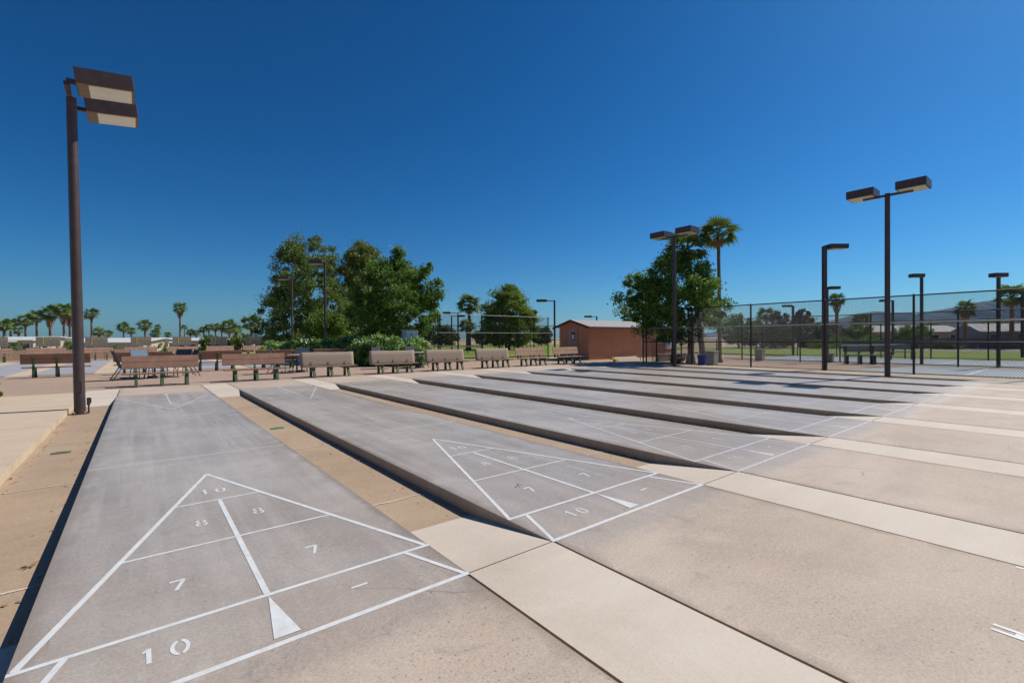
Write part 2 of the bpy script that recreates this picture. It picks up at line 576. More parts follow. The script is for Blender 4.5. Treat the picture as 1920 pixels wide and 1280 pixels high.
def sheet(name, pts, z, mat):
    return struct(MB().poly([(x, y, z) for x, y in pts]).build(name, mat))

# gravel yard round the courts, 3 cm under the slabs
sheet('gravel_yard', [(-14, 13.4), (21.2, 13.4), (21.2, -9), (40, -9), (34, 12.0), (34, 21.0), (13.0, 21.0), (13.0, 46), (-14, 46)], -0.03, M['gravel'])
# lawns
sheet('lawn', [(40.3, -30), (54, -30), (60, 12), (62, 30), (40, 21), (37.5, 10)], -0.05, M['lawn'])
sheet('lawn', [(14, 27), (36, 23), (62, 34), (90, 70), (50, 95), (27.5, 62)], -0.06, M['lawn'])
sheet('lawn', [(2.5, 46.6), (13, 46.6), (13, 31), (20, 38), (26, 60), (8, 58)], -0.055, M['lawn'])
sheet('road', [(54.2, -30), (60, -30), (68, 30), (62.2, 30), (60.2, 12)], -0.045, M['asphalt'])
# joints between the slabs show the soil below
sheet('joint_bed', [(-0.66, YN), (XR + 0.2, YN), (XR + 0.2, -0.002), (-0.66, -0.002)], -0.022, M['soil'])
sheet('joint_bed', [(-0.66, Y1 + 0.002), (XR + 0.2, Y1 + 0.002), (XR + 0.2, YF), (-0.66, YF)], -0.028, M['soil'])

# ------------------------------------------------------------------ shuffleboard courts
GAP = 0.017
def slab_thing(name, x0, x1, y0, y1, top, side, zb=-0.26, zt=0.0):
    o = MB().box((x0, y0, zb), (x1, y1, zt), 1, None, 0).build(name, [top, side])
    return struct(o)

courts = []
for n in range(NC):
    x = PITCHX * n
    m = MB()
    # the slab narrows by the joint width outside the baselines; the side follows the gutter
    prof = [(YN, GAP), (-0.004, GAP), (0.0, 0.0), (Y1, 0.0), (Y1 + 0.004, GAP), (YF, GAP)]
    for (ya, ga), (yb, gb) in zip(prof[:-1], prof[1:]):
        m.add([(x + ga, ya, 0), (x + W - ga, ya, 0), (x + W - gb, yb, 0), (x + gb, yb, 0)], [(0, 1, 2, 3)], 0)
        m.add([(x + ga, ya, -.26), (x + gb, yb, -.26), (x + gb, yb, 0), (x + ga, ya, 0)], [(3, 2, 1, 0)], 1)
        m.add([(x + W - ga, ya, -.26), (x + W - gb, yb, -.26), (x + W - gb, yb, 0), (x + W - ga, ya, 0)], [(0, 1, 2, 3)], 1)
    m.add([(x + GAP, YN, -.26), (x + W - GAP, YN, -.26), (x + W - GAP, YN, 0), (x + GAP, YN, 0)], [(0, 1, 2, 3)], 1)
    m.add([(x + GAP, YF, -.26), (x + W - GAP, YF, -.26), (x + W - GAP, YF, 0), (x + GAP, YF, 0)], [(3, 2, 1, 0)], 1)
    courts.append(struct(m.build('court_slab', [M['court'], M['court_side']])))

RN, RF = 0.93, 11.15                               # where the ramps meet the gutter floor
for n in range(-1, NC):
    xa, xb = (PITCHX * n + W, PITCHX * (n + 1)) if n >= 0 else (-0.637, 0.0)
    slab_thing('pale_strip', xa, xb, YN, -0.005, M['strip'], M['court_side'], -0.2, -0.001)
    slab_thing('pale_strip', xa, xb, Y1 + 0.005, YF, M['strip'], M['court_side'], -0.2, -0.001)
    e = 0.0015
    struct(MB().poly([(xa + e, 0.004, -0.002), (xb - e, 0.004, -0.002), (xb - e, RN, -GD), (xa + e, RN, -GD)]).build('gutter_ramp', M['strip']))
    struct(MB().poly([(xa + e, RF, -GD), (xb - e, RF, -GD), (xb - e, Y1 - 0.004, -0.002), (xa + e, Y1 - 0.004, -0.002)]).build('gutter_ramp', M['strip']))
    rnd = random.Random(n + 40)
    ys = [RN, 1.62 + rnd.uniform(-.05, .05), 4.1 + rnd.uniform(-.1, .1), 6.6 + rnd.uniform(-.1, .1), 9.0 + rnd.uniform(-.1, .1), RF]
    for ya, yb in zip(ys[:-1], ys[1:]):
        struct(MB().poly([(xa + e, ya, -GD), (xb - e, ya, -GD), (xb - e, yb, -GD), (xa + e, yb, -GD)]).build('gutter_floor', M['gutter']))
    for yj in ys[1:-1]:                            # pale crusted joints across the gutter, ragged
        a, b = [], []
        for i in range(9):
            xx = xa + 0.01 + (xb - xa - 0.02) * i / 8
            yy = yj + rnd.uniform(-.012, .012)
            w_ = rnd.uniform(.005, .014)
            a.append((xx, yy - w_, -GD + .004)); b.append((xx, yy + w_, -GD + .004))
        m = MB()
        for i in range(8):
            m.poly([a[i], a[i + 1], b[i + 1], b[i]])
        struct(m.build('gutter_joint', M['efflor']))

# plaza on the kerb side and the walk by the fence
def plaza_slab(x0, x1, y0, y1):
    return slab_thing('plaza_slab', x0, x1, y0, y1, M['plaza'], M['kerb'], -0.3, 0.0)
ys = [-9, -6.2, -3.4, -0.6, 2.2, 5.0, 7.8, 10.6, 13.75]
for ya, yb in zip(ys[:-1], ys[1:]):
    plaza_slab(-9, -0.639, ya + .004, yb - .004)
sheet('joint_bed', [(-9, -9), (-0.66, -9), (-0.66, 13.75), (-9, 13.75)], -0.012, M['kerb'])
for i in range(8):
    ya, yb = -9 + i * 2.9, -9 + (i + 1) * 2.9
    slab_thing('walk_slab', XR + .002, XR + 1.38, ya + .004, yb - .004, M['plaza'], M['court_side'], -0.3, 0.0)
sheet('walk_joint_bed', [(XR, -9), (XR + 1.36, -9), (XR + 1.36, 14.2), (XR, 14.2)], -0.012, M['kerb'])

# ------------------------------------------------------------------ painted markings
ZP = 0.0012
def line(parent, a, b, w, mat, ext=0.0, name='painted_line'):
    a, b = Vector((*a, 0)), Vector((*b, 0))
    d = (b - a).normalized()
    s = Vector((-d.y, d.x, 0)) * (w / 2)
    a = a - d * ext
    b = b + d * ext
    z = Vector((0, 0, ZP + line.k * 0.00015))
    line.k = (line.k + 1) % 9
    return MB().poly([a - s + z, b - s + z, b + s + z, a + s + z]).build(name, mat, parent)
line.k = 0

def glyph_polys(ch):
    """stencil figures in a unit cell, x right, y up, height 1"""
    P = []
    def ring(cx, cy, rx, ry, t, gaps):
        N = 28
        for i in range(N):
            a0, a1 = 2 * math.pi * i / N, 2 * math.pi * (i + 1) / N
            am = (a0 + a1) / 2
            if any(abs((am - g + math.pi) % (2 * math.pi) - math.pi) < 0.17 for g in gaps):
                continue
            P.append([(cx + rx * math.cos(a0), cy + ry * math.sin(a0)), (cx + rx * math.cos(a1), cy + ry * math.sin(a1)),
                      (cx + (rx - t) * math.cos(a1), cy + (ry - t * .8) * math.sin(a1)), (cx + (rx - t) * math.cos(a0), cy + (ry - t * .8) * math.sin(a0))])
    if ch == '0':
        ring(0, .5, .36, .5, .16, (math.pi / 2, -math.pi / 2))
    elif ch == '8':
        ring(0, .74, .30, .27, .13, (math.pi / 2, -math.pi / 2))
        ring(0, .25, .36, .28, .14, (math.pi / 2, -math.pi / 2))
    elif ch == '1':
        P.append([(-.09, 0), (.09, 0), (.09, 1), (-.09, 1)])
        P.append([(-.09, .80), (-.09, .97), (-.24, .86), (-.24, .76)])
    elif ch == '7':
        P.append([(-.34, .84), (.34, .84), (.34, 1), (-.34, 1)])
        P.append([(.14, .82), (.34, .82), (-.02, 0), (-.20, 0)])
    elif ch == '-':
        P.append([(-.42, .43), (.42, .43), (.42, .57), (-.42, .57)])
    return P

GLYPH = {}
def glyph_mesh(ch, mat):
    k = (ch, mat.name)
    if k not in GLYPH:
        m = MB()
        for q in glyph_polys(ch):
            m.poly([(a, b - .5, 0) for a, b in q])
        GLYPH[k] = m.mesh('painted_figure', mat)
    return GLYPH[k]

def figure(parent, ch, x, y, size, rz, mat, sx=1.0):
    o = link('painted_figure', glyph_mesh(ch, mat), parent)
    o.location = (x, y, ZP + 0.0004)
    o.scale = (size * sx, size, 1)
    o.rotation_euler = (0, 0, rz)
    return o

for n, slab in enumerate(courts):
    for end in (0, 1):
        mat = M['paint'] if (n < 2 and end == 0) else (M['paint_worn'] if n < 2 or (end == 0 and n < 6) else M['paint_faded'])
        lw = 0.0265 if end == 0 else 0.024
        def C(x, y):
            q = (x, y) if end == 0 else (W - x, Y1 - y)
            return (PITCHX * n + q[0], q[1])
        e = lw / 2
        line(slab, C(e, 0), C(W - e, 0), lw * 1.15, mat, e)
        line(slab, C(e, .457), C(W - e, .457), lw, mat, e)
        line(slab, C(W / 6 + .02, 1.372), C(5 * W / 6 - .02, 1.372), lw * .8, mat)
        line(slab, C(W / 3 + .02, 2.286), C(2 * W / 3 - .02, 2.286), lw * .8, mat)
        line(slab, C(.02, .47), C(W / 2, 3.2), lw * 1.1, mat)
        line(slab, C(W - .02, .47), C(W / 2, 3.2), lw * 1.1, mat)
        line(slab, C(W / 2, .47), C(W / 2, 2.27), lw * 1.1, mat)
        line(slab, C(.02, .01), C(.165, .445), lw, mat)
        line(slab, C(W - .02, .01), C(W - .165, .445), lw, mat)
        line(slab, C(.01, 4.115), C(W - .01, 4.115), lw * .6, mat)
        z = ZP + .0014
        wdg = [C(W / 2, .44), C(W / 2 - .055, .045), C(W / 2 + .055, .045)]
        MB().poly([(*q, z) for q in (wdg if end == 0 else wdg)]).build('painted_wedge', mat, slab)
        if end == 0 or n < 2:
            rz = 0 if end == 0 else math.pi
            k = .70 if end == 0 else .6
            for ch, fx, fy, s in (('1', .845, 2.58, .13), ('0', .955, 2.565, .13), ('8', .75, 1.79, .125), ('8', 1.11, 1.80, .125),
                                  ('7', .565, .865, .125), ('7', 1.245, .85, .125), ('1', .435, .255, .115), ('0', .540, .245, .12), ('-', 1.31, .25, .125)):
                figure(slab, ch, *C(fx, fy), s, rz, mat, .82)
# stencilled letter on the standing slab of the second court
h0, h1 = gz(1862, 1170), gz(1858, 1178)
dv = (gz(1920, 1190) - gz(1862, 1170)).normalized()
L = .33
line(courts[1], h0.xy, (h0 + dv * L).xy, .020, M['paint'], name='painted_letter')
line(courts[1], h1.xy, (h1 + dv * L).xy, .020, M['paint'], name='painted_letter')
mid = (h0 + h1) / 2
line(courts[1], (mid + dv * .072).xy, (mid + dv * .108).xy, (h1 - h0).length, M['paint'], name='painted_letter')
g0 = gz(1905, 1062)
line(courts[1], g0.xy, (g0 + dv * .33).xy, .020, M['paint'], name='painted_letter')

# ------------------------------------------------------------------ second bank of courts beyond the benches
for n in range(-3, 5):
    x = PITCHX * n - .35
    slab_thing('distant_court_slab', x, x + W, 22.9, 39.2, M['far_court'], M['court_side'], -0.2, 0.0)
    slab_thing('distant_gutter', x + W + .004, x + PITCHX - .004, 22.9, 39.2, M['plaza'], M['court_side'], -0.2, -0.02)

# ------------------------------------------------------------------ light poles
def lamp_head(parent, c, sx, sy, sz, pitch=0.0):
    """shoebox head centred on c, lens underneath"""
    h = MB().box((-sx / 2, -sy / 2, -sz / 2), (sx / 2, sy / 2, sz / 2)).build('lamp_head', M['bronze'], parent, bevel=.008)
    h.location = c
    h.rotation_euler = (0, -pitch, 0)
    MB().box((-sx / 2 + .015, -sy / 2 + .015, -sz / 2 - .008), (sx / 2 - .015, sy / 2 - .015, -sz / 2 - .002)).build('lamp_underside', M['head_in'], h)
    MB().box((-sx / 2 + .05 + (.12 if sx > sy else 0), -sy / 2 + .05, -sz / 2 - .016), (sx / 2 - .05, sy / 2 - .05, -sz / 2 - .0085)).build('lens', M['lens'], h)
    return h

def light_pole(loc, H, heads, label, arms=(), r=0.08, sq=False, base=True, group=None):
    t = thing('light_pole', label, 'light pole', loc, 0, group)
    if sq:
        MB().box((-r, -r, 0), (r, r, H)).build('pole', M['bronze'], t, bevel=.01)
    else:
        MB().tube((0, 0, 0), (0, 0, H), r * 1.04, r * .94, 18).build('pole', M['bronze'], t, smooth=False)
    for a, b, w in arms:
        MB().bar(a, b, w, w).build('arm', M['bronze'], t)
    for hd in heads:
        lamp_head(t, *hd)
    if base:
        MB().tube((0, 0, 0), (0, 0, .025), r * 1.45, r * 1.45, 18).build('base_plate', M['bronze'], t)
    return t

lp = gz(150, 776, -GD)
hn, hf = gz(208, 165.5, 6.08) - Vector((lp.x, lp.y, -GD)), gz(219.5, 215, 6.08) - Vector((lp.x, lp.y, -GD))
lt = light_pole((lp.x, lp.y, -GD), 5.98, [(tuple(hn), .83, .66, .265, R(6.5)), (tuple(hf), .83, .66, .265, R(6.5))],
                'tall brown light pole with both heads on one side, beside the kerb',
                [((-.03, hn.y - .04, 6.06), (-.03, hf.y + .04, 6.06), .075), ((-.03, hn.y, 6.12), (hn.x - .37, hn.y, 6.12), .075), ((-.03, hf.y, 6.12), (hf.x - .37, hf.y, 6.12), .075)], .082)
lt.rotation_euler = (0, R(-.7), 0)
MB().box((.10, -.03, .16), (.15, .06, .30)).build('outlet_box', M['bronze'], lt, bevel=.006)
MB().box((.15, -.025, .20), (.165, .055, .29)).build('outlet_box', M['black'], lt)
MB().box((-.045, -.092, .42), (.045, -.080, .62)).build('hand_hole_cover', M['bronze'], lt, bevel=.004)
for k in range(4):
    a_ = math.pi / 4 + k * math.pi / 2
    MB().tube((.105 * math.cos(a_), .105 * math.sin(a_), .025), (.105 * math.cos(a_), .105 * math.sin(a_), .05), .012, .012, 6).build('bolt', M['galv'], lt)
MB().tube((.125, .015, 0), (.125, .015, .17), .014, .014, 8).build('conduit', M['bronze'], lt)

for (u, v, lab) in ((1664, 705, 'tall brown light pole with twin heads in front of the chain-link fence bays'),
                    (1265, 686, 'tall brown light pole with twin heads in front of the dark leafy tree')):
    q = gz(u, v, 0)
    light_pole((q.x, q.y, -GD), 6.08, [((-.02, .66, 6.18), .74, .76, .25), ((-.02, -.66, 6.18), .74, .76, .25)], lab,
               [((0, -.66, 6.02), (0, .66, 6.02), .07)], .077)

def single_lamp(u, depth, vtop, side, label, base_v=None, H=None, zb=-.03, r=.05, group='court light poles in the distance', head=(.62, .34, .14), off=.55):
    q = at(u, depth, zb) if base_v is None else gz(u, base_v, zb)
    dd = (q - CAM).dot(FW)
    h = height(vtop, u, dd) - zb
    ax = RT.x * side, RT.y * side
    ang = math.atan2(ax[1], ax[0])
    t = light_pole((q.x, q.y, zb), h, [((off + head[0] / 2, 0, h - .02), head[0], head[1], head[2])], label, [((0, 0, h - .04), (off, 0, h - .04), .06)], r, True, False, group)
    t.rotation_euler = (0, 0, ang)
    return t

# ------------------------------------------------------------------ benches
def bench_parts(plank, cover=False):
    """local frame: x along the seat, faces -y, origin on the ground below the middle"""
    out = []
    w = 1.85
    for i, y in enumerate((-.36, -.18)):
        out.append(('seat_plank', MB().box((-w / 2, y - .083, .350), (w / 2, y + .083, .388)), plank, .008, None))
    tilt = Matrix.Translation((0, .0, .40)) @ Matrix.Rotation(R(-9 if cover else -13), 4, 'X')
    if cover:
        m = MB()
        N = 18
        # a fitted cover: pillow-like section along x with rounded ends
        prof = [(-.024, -.06), (-.028, .02), (-.028, .30), (-.028, .452), (-.018, .470), (.0, .474), (.018, .470), (.028, .452), (.028, .2), (.024, -.06)]
        rings = []
        for i in range(N + 1):
            s = i / N
            x = -w / 2 - .02 + (w + .04) * s
            e = min(s, 1 - s)
            k = .80 + .20 * min(1, e / .03)
            sag = .006 * math.sin(s * 7.0) + .003 * math.sin(s * 19 + 1)
            rings.append([(x, py * k, pz * (1 - .03 * (1 - k)) + (sag if pz > .4 else 0)) for py, pz in prof])
        P_ = len(prof)
        vs_ = [tilt @ Vector(q) for rg in rings for q in rg]
        fs = [(i * P_ + j, i * P_ + (j + 1) % P_, (i + 1) * P_ + (j + 1) % P_, (i + 1) * P_ + j) for i in range(N) for j in range(P_)]
        fs += [tuple(range(P_))[::-1], tuple(range(N * P_, (N + 1) * P_))]
        m.add(vs_, fs)
        out.append(('backrest_cover', m, M['cover'], 0, 'smooth'))
    else:
        for z0 in (.105, .295):
            out.append(('back_plank', MB().box((-w / 2, -.025, z0), (w / 2, .015, z0 + .183), 0, tilt), plank, .006, None))
    for x in (-.60, 0, .60):
        m = MB()
        m.bar((x, -.02, 0), (x, -.02, .42), .075, .075, (0, 1, 0))
        m.bar((x, -.02, .40), tilt @ Vector((x, .05, .40)), .055, .06, (0, 1, 0))
        out.append(('rear_leg', m, M['green'], 0, None))
        out.append(('front_leg', MB().bar((x, -.50, 0), (x, -.34, .31), .075, .075, (0, 1, 0)), M['green'], 0, None))
        out.append(('seat_bearer', MB().box((x - .035, -.46, .295), (x + .035, .02, .349)), M['green'], 0, None))
    return out

def make_bench(plank, cover=False):
    t = thing('park_bench', '', 'bench')
    for nm, m, mt, bv, sm in bench_parts(plank, cover):
        m.build(nm, mt, t, smooth=(sm == 'smooth'), bevel=bv)
    return t

PROTO = {}
def place_bench(kind, x, y, rz, label, group, z=-.03):
    if kind not in PROTO:
        PROTO[kind] = make_bench(M['plank_pink'] if kind == 'pink' else M['plank'], kind == 'cover')
        b = PROTO[kind]
    else:
        b = copy_tree(PROTO[kind])
    b.location = (x, y, z)
    b.rotation_euler = (0, 0, rz)
    tag(b, label, 'bench', group)
    return b

ORD = ['first', 'second', 'third', 'fourth', 'fifth', 'sixth', 'seventh', 'eighth', 'ninth']
xs_b = [.945, 3.43, 5.80, 8.30, 10.72, 13.23, 15.59, 18.04]
for i, x in enumerate(xs_b):
    kind = 'plank' if i < 2 else ('cover' if i < 6 else 'pink')
    d = {'plank': 'brown two-plank bench', 'cover': 'beige-covered bench',
         'pink': 'bench with two bare pinkish back planks and dark legs'}[kind]
    where = ['at the end of the court beside the kerb light pole', 'at the end of the second court from the kerb', 'beside the blue-grey chair, next to the brown benches',
             'in front of the oleander hedge', 'beside the table with the dark blue chair', 'next to the bare-plank benches',
             'next to the covered benches', 'closest to the terracotta shed'][i]
    place_bench(kind, x, 15.33 + (-.02, .03, 0, -.03, .02, 0, .03, -.01)[i], R((.4, -.5, .3, 0, -.4, .5, -1, .6)[i]), (d + ' ' + where), 'benches at the end of the courts')
for i, x in enumerate((-1.93, .565, 3.06, 5.5, 7.95)):
    place_bench('plank', x, 21.55, math.pi, 'brown plank bench seen from behind, ' + ORD[i] + ' along the nearer edge of the far courts', 'benches facing away to the far courts')
for i, x in enumerate((-6.75, -4.3, -1.9, .55, 3.0, 5.4, 7.9)):
    place_bench('pink', x, 40.6, 0, 'pale brown bench below the grey score boards, ' + ORD[i] + ' along the low tan wall side', 'benches beyond the far courts')

# ------------------------------------------------------------------ score boards
def make_board():
    t = thing('score_board', '', 'score board')
    MB().box((-.60, -.02, .95), (.60, .02, 1.60)).build('panel', M['score'], t)
    for x in (-.42, .42):
        MB().box((x - .045, .022, 0), (x + .045, .11, 1.5)).build('post', M['post_wood'], t)
    m = MB()
    m.box((-.27, -.027, 1.06), (-.22, -.0205, 1.56))
    m.build('yellow_bar', M['score_y'], t)
    m = MB()
    for x in (-.16, .04, .24, .42):
        m.box((x, -.027, 1.41), (x + .13, -.0205, 1.46))
    m.build('yellow_marks', M['score_y'], t)
    return t
bd = make_board()
for i, x in enumerate((-6.85, -4.37, -1.92, .56, 3.05, 5.5, 7.95)):
    o = bd if i == 0 else copy_tree(bd)
    o.location = (x, 42.2, -.03)
    tag(o, 'grey score board with yellow marks, ' + ORD[i] + ' in the row above the pale benches', 'score board', 'score boards of the far courts')

# low block wall behind the boards, laid in blocks
wall = thing('block_wall', 'low tan block wall behind the score boards on the palm side', 'wall', (0, 43.3, -.13))
base_m = MB().box((0, 0, 0), (.392, .19, .19)).mesh('block', M['block'])
for r_ in range(4):
    for k in range(46):
        o = link('block', base_m, wall)
        o.location = (-17.6 + k * .40 + (.2 if r_ % 2 else 0), random.uniform(-.004, .004), r_ * .20)
MB().box((-17.6, .02, 0), (1.0, .17, .79)).build('mortar', M['kerb'], wall)

# ------------------------------------------------------------------ patio tables and chairs
def make_chair(sl):
    t = thing('patio_chair', '', 'chair')
    MB().box((-.24, -.25, .40), (.24, .22, .415)).build('seat', sl, t)
    MB().add([(-.24, .20, .41), (.24, .20, .41), (.25, .40, .98), (-.25, .40, .98), (-.24, .215, .41), (.24, .215, .41), (.25, .415, .98), (-.25, .415, .98)],
             [(0, 1, 2, 3), (7, 6, 5, 4), (0, 4, 5, 1), (3, 2, 6, 7), (0, 3, 7, 4), (1, 5, 6, 2)]).build('backrest', sl, t)
    for s in (-1, 1):
        MB().tube((s * .27, -.26, 0), (s * .26, -.24, .62), .014, .014, 8).build('leg', M['frame'], t)
        MB().path([(s * .27, .44, 0), (s * .26, .20, .42), (s * .26, .415, 1.0)], [.014, .014, .014]).build('leg', M['frame'], t)
        MB().bar((s * .26, -.28, .63), (s * .26, .28, .62), .035, .02).build('armrest', M['frame'], t)
    return t

CH = {}
def place_chair(kind, loc, rz, label):
    if kind not in CH:
        CH[kind] = make_chair(M['sling'] if kind == 'light' else M['sling_dark'])
        o = CH[kind]
    else:
        o = copy_tree(CH[kind])
    o.location = (loc[0], loc[1], -.03)
    o.rotation_euler = (0, 0, rz)
    tag(o, label, 'chair', 'patio chairs')

def patio_table(loc, label):
    t = thing('patio_table', label, 'table', (loc[0], loc[1], -.03), 0, 'patio tables')
    m = MB()
    m.tube((0, 0, .70), (0, 0, .725), .56, .56, 28)
    m.build('table_top', M['table'], t)
    for k in range(4):
        a = math.pi / 4 + k * math.pi / 2
        c, s = math.cos(a), math.sin(a)
        MB().path([(c * .42, s * .42, 0), (c * .33, s * .33, .35), (c * .40, s * .40, .70)], [.016] * 3).build('leg', M['frame'], t)
    MB().tube((0, 0, 0), (0, 0, .08), .24, .20, 18).tube((0, 0, .08), (0, 0, .42), .03, .03, 10).build('umbrella_base', M['frame'], t)

t1 = gz(290, 707)
patio_table(t1, 'round patio table behind the brown bench nearest the kerb pole')
place_chair('dark', (t1.x - .72, t1.y - .25), R(100), 'dark sling chair leaning away from the table behind the kerb-side bench')
place_chair('light', (t1.x - .35, t1.y + .85), R(10), 'pale blue sling chair on the far side of the table behind the kerb-side bench')
place_chair('dark', (t1.x + .86, t1.y + .10), R(-80), 'dark sling chair at the table, backing towards the second bench')
place_chair('dark', (t1.x + .75, t1.y + .95), R(-30), 'navy sling chair at the table, backing towards the far courts')
t2 = gz(566, 696)
patio_table(t2, 'round patio table behind the gap of the brown and covered benches')
place_chair('light', (t2.x - .82, t2.y - .12), R(95), 'blue-grey sling chair between a brown bench and a covered bench')
place_chair('dark', (t2.x + .3, t2.y + .85), R(-10), 'dark sling chair behind the first covered bench')
t3 = gz(787, 688)
patio_table(t3, 'round patio table between two covered benches by the oleander hedge')
place_chair('dark', (t3.x + .15, t3.y + .9), R(0), 'dark blue sling chair at the table near the fence corner')
place_chair('light', (t3.x - 1.2, t3.y + .45), R(70), 'pale blue sling chair behind the covered bench at the hedge')

# ------------------------------------------------------------------ chain-link fences
def fence(label, a, b, H, posts, rails, pitch=.085, wire=.008, z0=-.03, mesh=True, post_r=.035, group='chain-link fences'):
    """a, b: ends on the ground; posts: distances along; rails: (z, radius, material)"""
    a, b = Vector((a[0], a[1], z0)), Vector((b[0], b[1], z0))
    L_ = (b - a).length
    t = thing('chain_link_fence', label, 'fence', a, math.atan2(b.y - a.y, b.x - a.x), group)
    pm = MB().tube((0, 0, 0), (0, 0, H), post_r, post_r, 10).tube((0, 0, H), (0, 0, H + .03), post_r * 1.1, post_r * .3, 10).mesh('post', M['black'])
    for s in posts:
        o = link('post', pm, t)
        o.location = (s, 0, 0)
    for z, r_, mt in rails:
        MB().tube((0, -.045, z), (L_, -.045, z), r_, r_, 8).build('rail', mt, t)
    if mesh:
        V = []
        h = H - .06
        w2 = wire / 2
        for sgn in (1, -1):
            s = -h
            while s < L_ + h:
                s0, s1 = (s, s + h) if sgn > 0 else (s + h, s)
                z_0, z_1 = .05, .05 + h
                # clip to 0..L_
                pts = []
                for (sa, za, sb, zb) in ((s0, z_0, s1, z_1),):
                    ta, tb = 0.0, 1.0
                    ds = sb - sa
                    for lim, sg in ((0.0, 1), (L_, -1)):
                        ca, cb = sg * (sa - lim), sg * (sb - lim)
                        if ca < 0 and cb < 0:
                            ta, tb = 1, 0
                        elif ca < 0:
                            ta = max(ta, ca / (ca - cb))
                        elif cb < 0:
                            tb = min(tb, ca / (ca - cb))
                    if ta < tb:
                        p0 = np.array((sa + ds * ta, -.052 * 1.0, za + (zb - za) * ta))
                        p1 = np.array((sa + ds * tb, -.052 * 1.0, za + (zb - za) * tb))
                        d = p1 - p0
                        nrm = np.array((-d[2], 0, d[0]))
                        nrm = nrm / np.linalg.norm(nrm) * w2
                        off = np.array((0, sgn * w2, 0))
                        V += [p0 - nrm + off, p1 - nrm + off, p1 + nrm + off, p0 + nrm + off]
                        V += [p0 + off * 2, p1 + off * 2, p1 + nrm - off, p0 + nrm - off]
                s += pitch
        o = np_mesh('wire_mesh', np.array(V), 4, M['wire'], t)
        o['kind'] = 'stuff'
    return t

FX = 21.3
fence('tall black chain-link fence beside the walk, with a grey rail at head height', (FX, -4.2), (FX, 12.85), 2.77,
      [4.2 - 3.85, 4.2 - 1.04, 5.98, 8.66, 11.47, 14.25, 17.05, 16.85], [(2.75, .024, M['black']), (1.82, .022, M['galv']), (1.13, .026, M['black']), (.05, .012, M['black'])])
fence('black chain-link fence between the two blue sport courts', (28.2, -6), (28.2, 12), 2.45, [.9, 4.0, 7.6, 10.7, 13.8, 16.9], [(2.42, .022, M['black']), (.06, .02, M['black'])], .075, .004)
fence('far black chain-link fence along the lawn edge', (37.2, -8), (37.2, 14), 2.3, [k * 2.4 for k in range(10)], [(2.28, .022, M['black']), (.06, .016, M['black'])], .10, .004)
fence('tall black chain-link fence behind the covered benches', (13.45, 20.75), (21.9, 20.75), 2.75, [0, .12, 1.3, 2.95, 4.3, 5.75, 7.1, 8.35],
      [(2.72, .017, M['galv']), (1.68, .015, M['galv']), (.05, .012, M['black'])], .07, .0045)
fence('distant black chain-link fence on the lawn side', (15.5, 37.5), (42, 27.5), 2.6, [k * 3.1 for k in range(10)], [(2.58, .025, M['black']), (1.2, .02, M['black'])], .14, .006, -.06)
fence('black chain-link fence behind the pine trees', at(538, 47).xy, at(668, 41).xy, 2.6, [k * 2.4 for k in range(6)], [(2.58, .025, M['black']), (1.2, .02, M['black'])], .10, .005)
fence('short black chain-link fence bay behind the palms', (22.2, 13.0), (30.5, 13.6), 1.25, [.6, 3.4, 6.2, 8.2], [(1.22, .022, M['black'])], .075, .004)

# bare galvanised gate arch by the shed
t = thing('gate_arch', 'thin grey bent pipe arch standing between shed and fence post', 'gate', tuple(gz(1201, 676, -.03)))
pts = [(0, 0, 0), (0, 0, 1.55), (.05, -.02, 1.70), (.16, -.05, 1.80), (.34, -.10, 1.82), (.8, -.25, 1.82)]
MB().path(pts, [.022] * 6).build('pipe', M['galv'], t)
MB().tube((.8, -.25, 0), (.8, -.25, 1.82), .022, .022, 8).build('pipe', M['galv'], t)

# lamps standing round the courts
single_lamp(1546, 0, 462, 1, 'black lamp pole standing in the chain-link fence line with its head over the sport court', base_v=694, r=.07, head=(.72, .40, .17), off=.12)
single_lamp(1551, 0, 539, 1, 'short dark lamp pole at the bench side of the middle fence', base_v=679, r=.05, head=(.52, .30, .14), off=.1)
single_lamp(1487, 0, 573, -1, 'dark lamp pole at the lawn edge, head towards the palms', base_v=666, r=.07, head=(.62, .3, .15), off=.12)
single_lamp(1728, 0, 516, -1, 'dark lamp pole in the middle fence beside the round clipped shrub', base_v=683, r=.05, head=(.56, .30, .16), off=-.05)
single_lamp(1872, 0, 515, 1, 'dark lamp pole in the middle fence before the blue-grey house', base_v=689, r=.05, head=(.56, .30, .16), off=-.28)
single_lamp(1917, 29, 548, -1, 'dark lamp pole by the far sport court near the frame of the blue-grey house', r=.06, head=(.5, .3, .15), off=.05)
single_lamp(1674, 34, 563, -1, 'small dark lamp pole behind the tall twin-head pole', r=.06, head=(.55, .3, .15), off=.35)
single_lamp(1040, 33, 563, -1, 'dark lamp pole next to the gable of the terracotta shed', r=.06, head=(.72, .3, .16), off=.55)
single_lamp(1119, 57, 593, -1, 'distant lamp pole showing above the shed roof', r=.08, head=(.9, .4, .2), off=.6)
single_lamp(847, 54, 592, 1, 'distant lamp pole left of the fan palm by the fence', r=.07, head=(.85, .4, .2), off=.7)
single_lamp(859, 46, 586, -1, 'distant lamp pole with a long arm beside the fan palm', r=.07, head=(.75, .4, .2), off=.75)
single_lamp(937, 40, 577, -1, 'distant lamp pole before the yellowing tree', r=.06, head=(.8, .4, .2), off=.6)
single_lamp(787, 52, 598, 1, 'distant lamp pole beside the dark leafy tree', r=.07, head=(.7, .4, .2), off=1.0)
single_lamp(548, 34.5, 521, -1, 'bronze lamp pole before the pine tree, beyond the hedge end', r=.055, head=(.95, .5, .2), off=.12, group='light poles of the far courts')
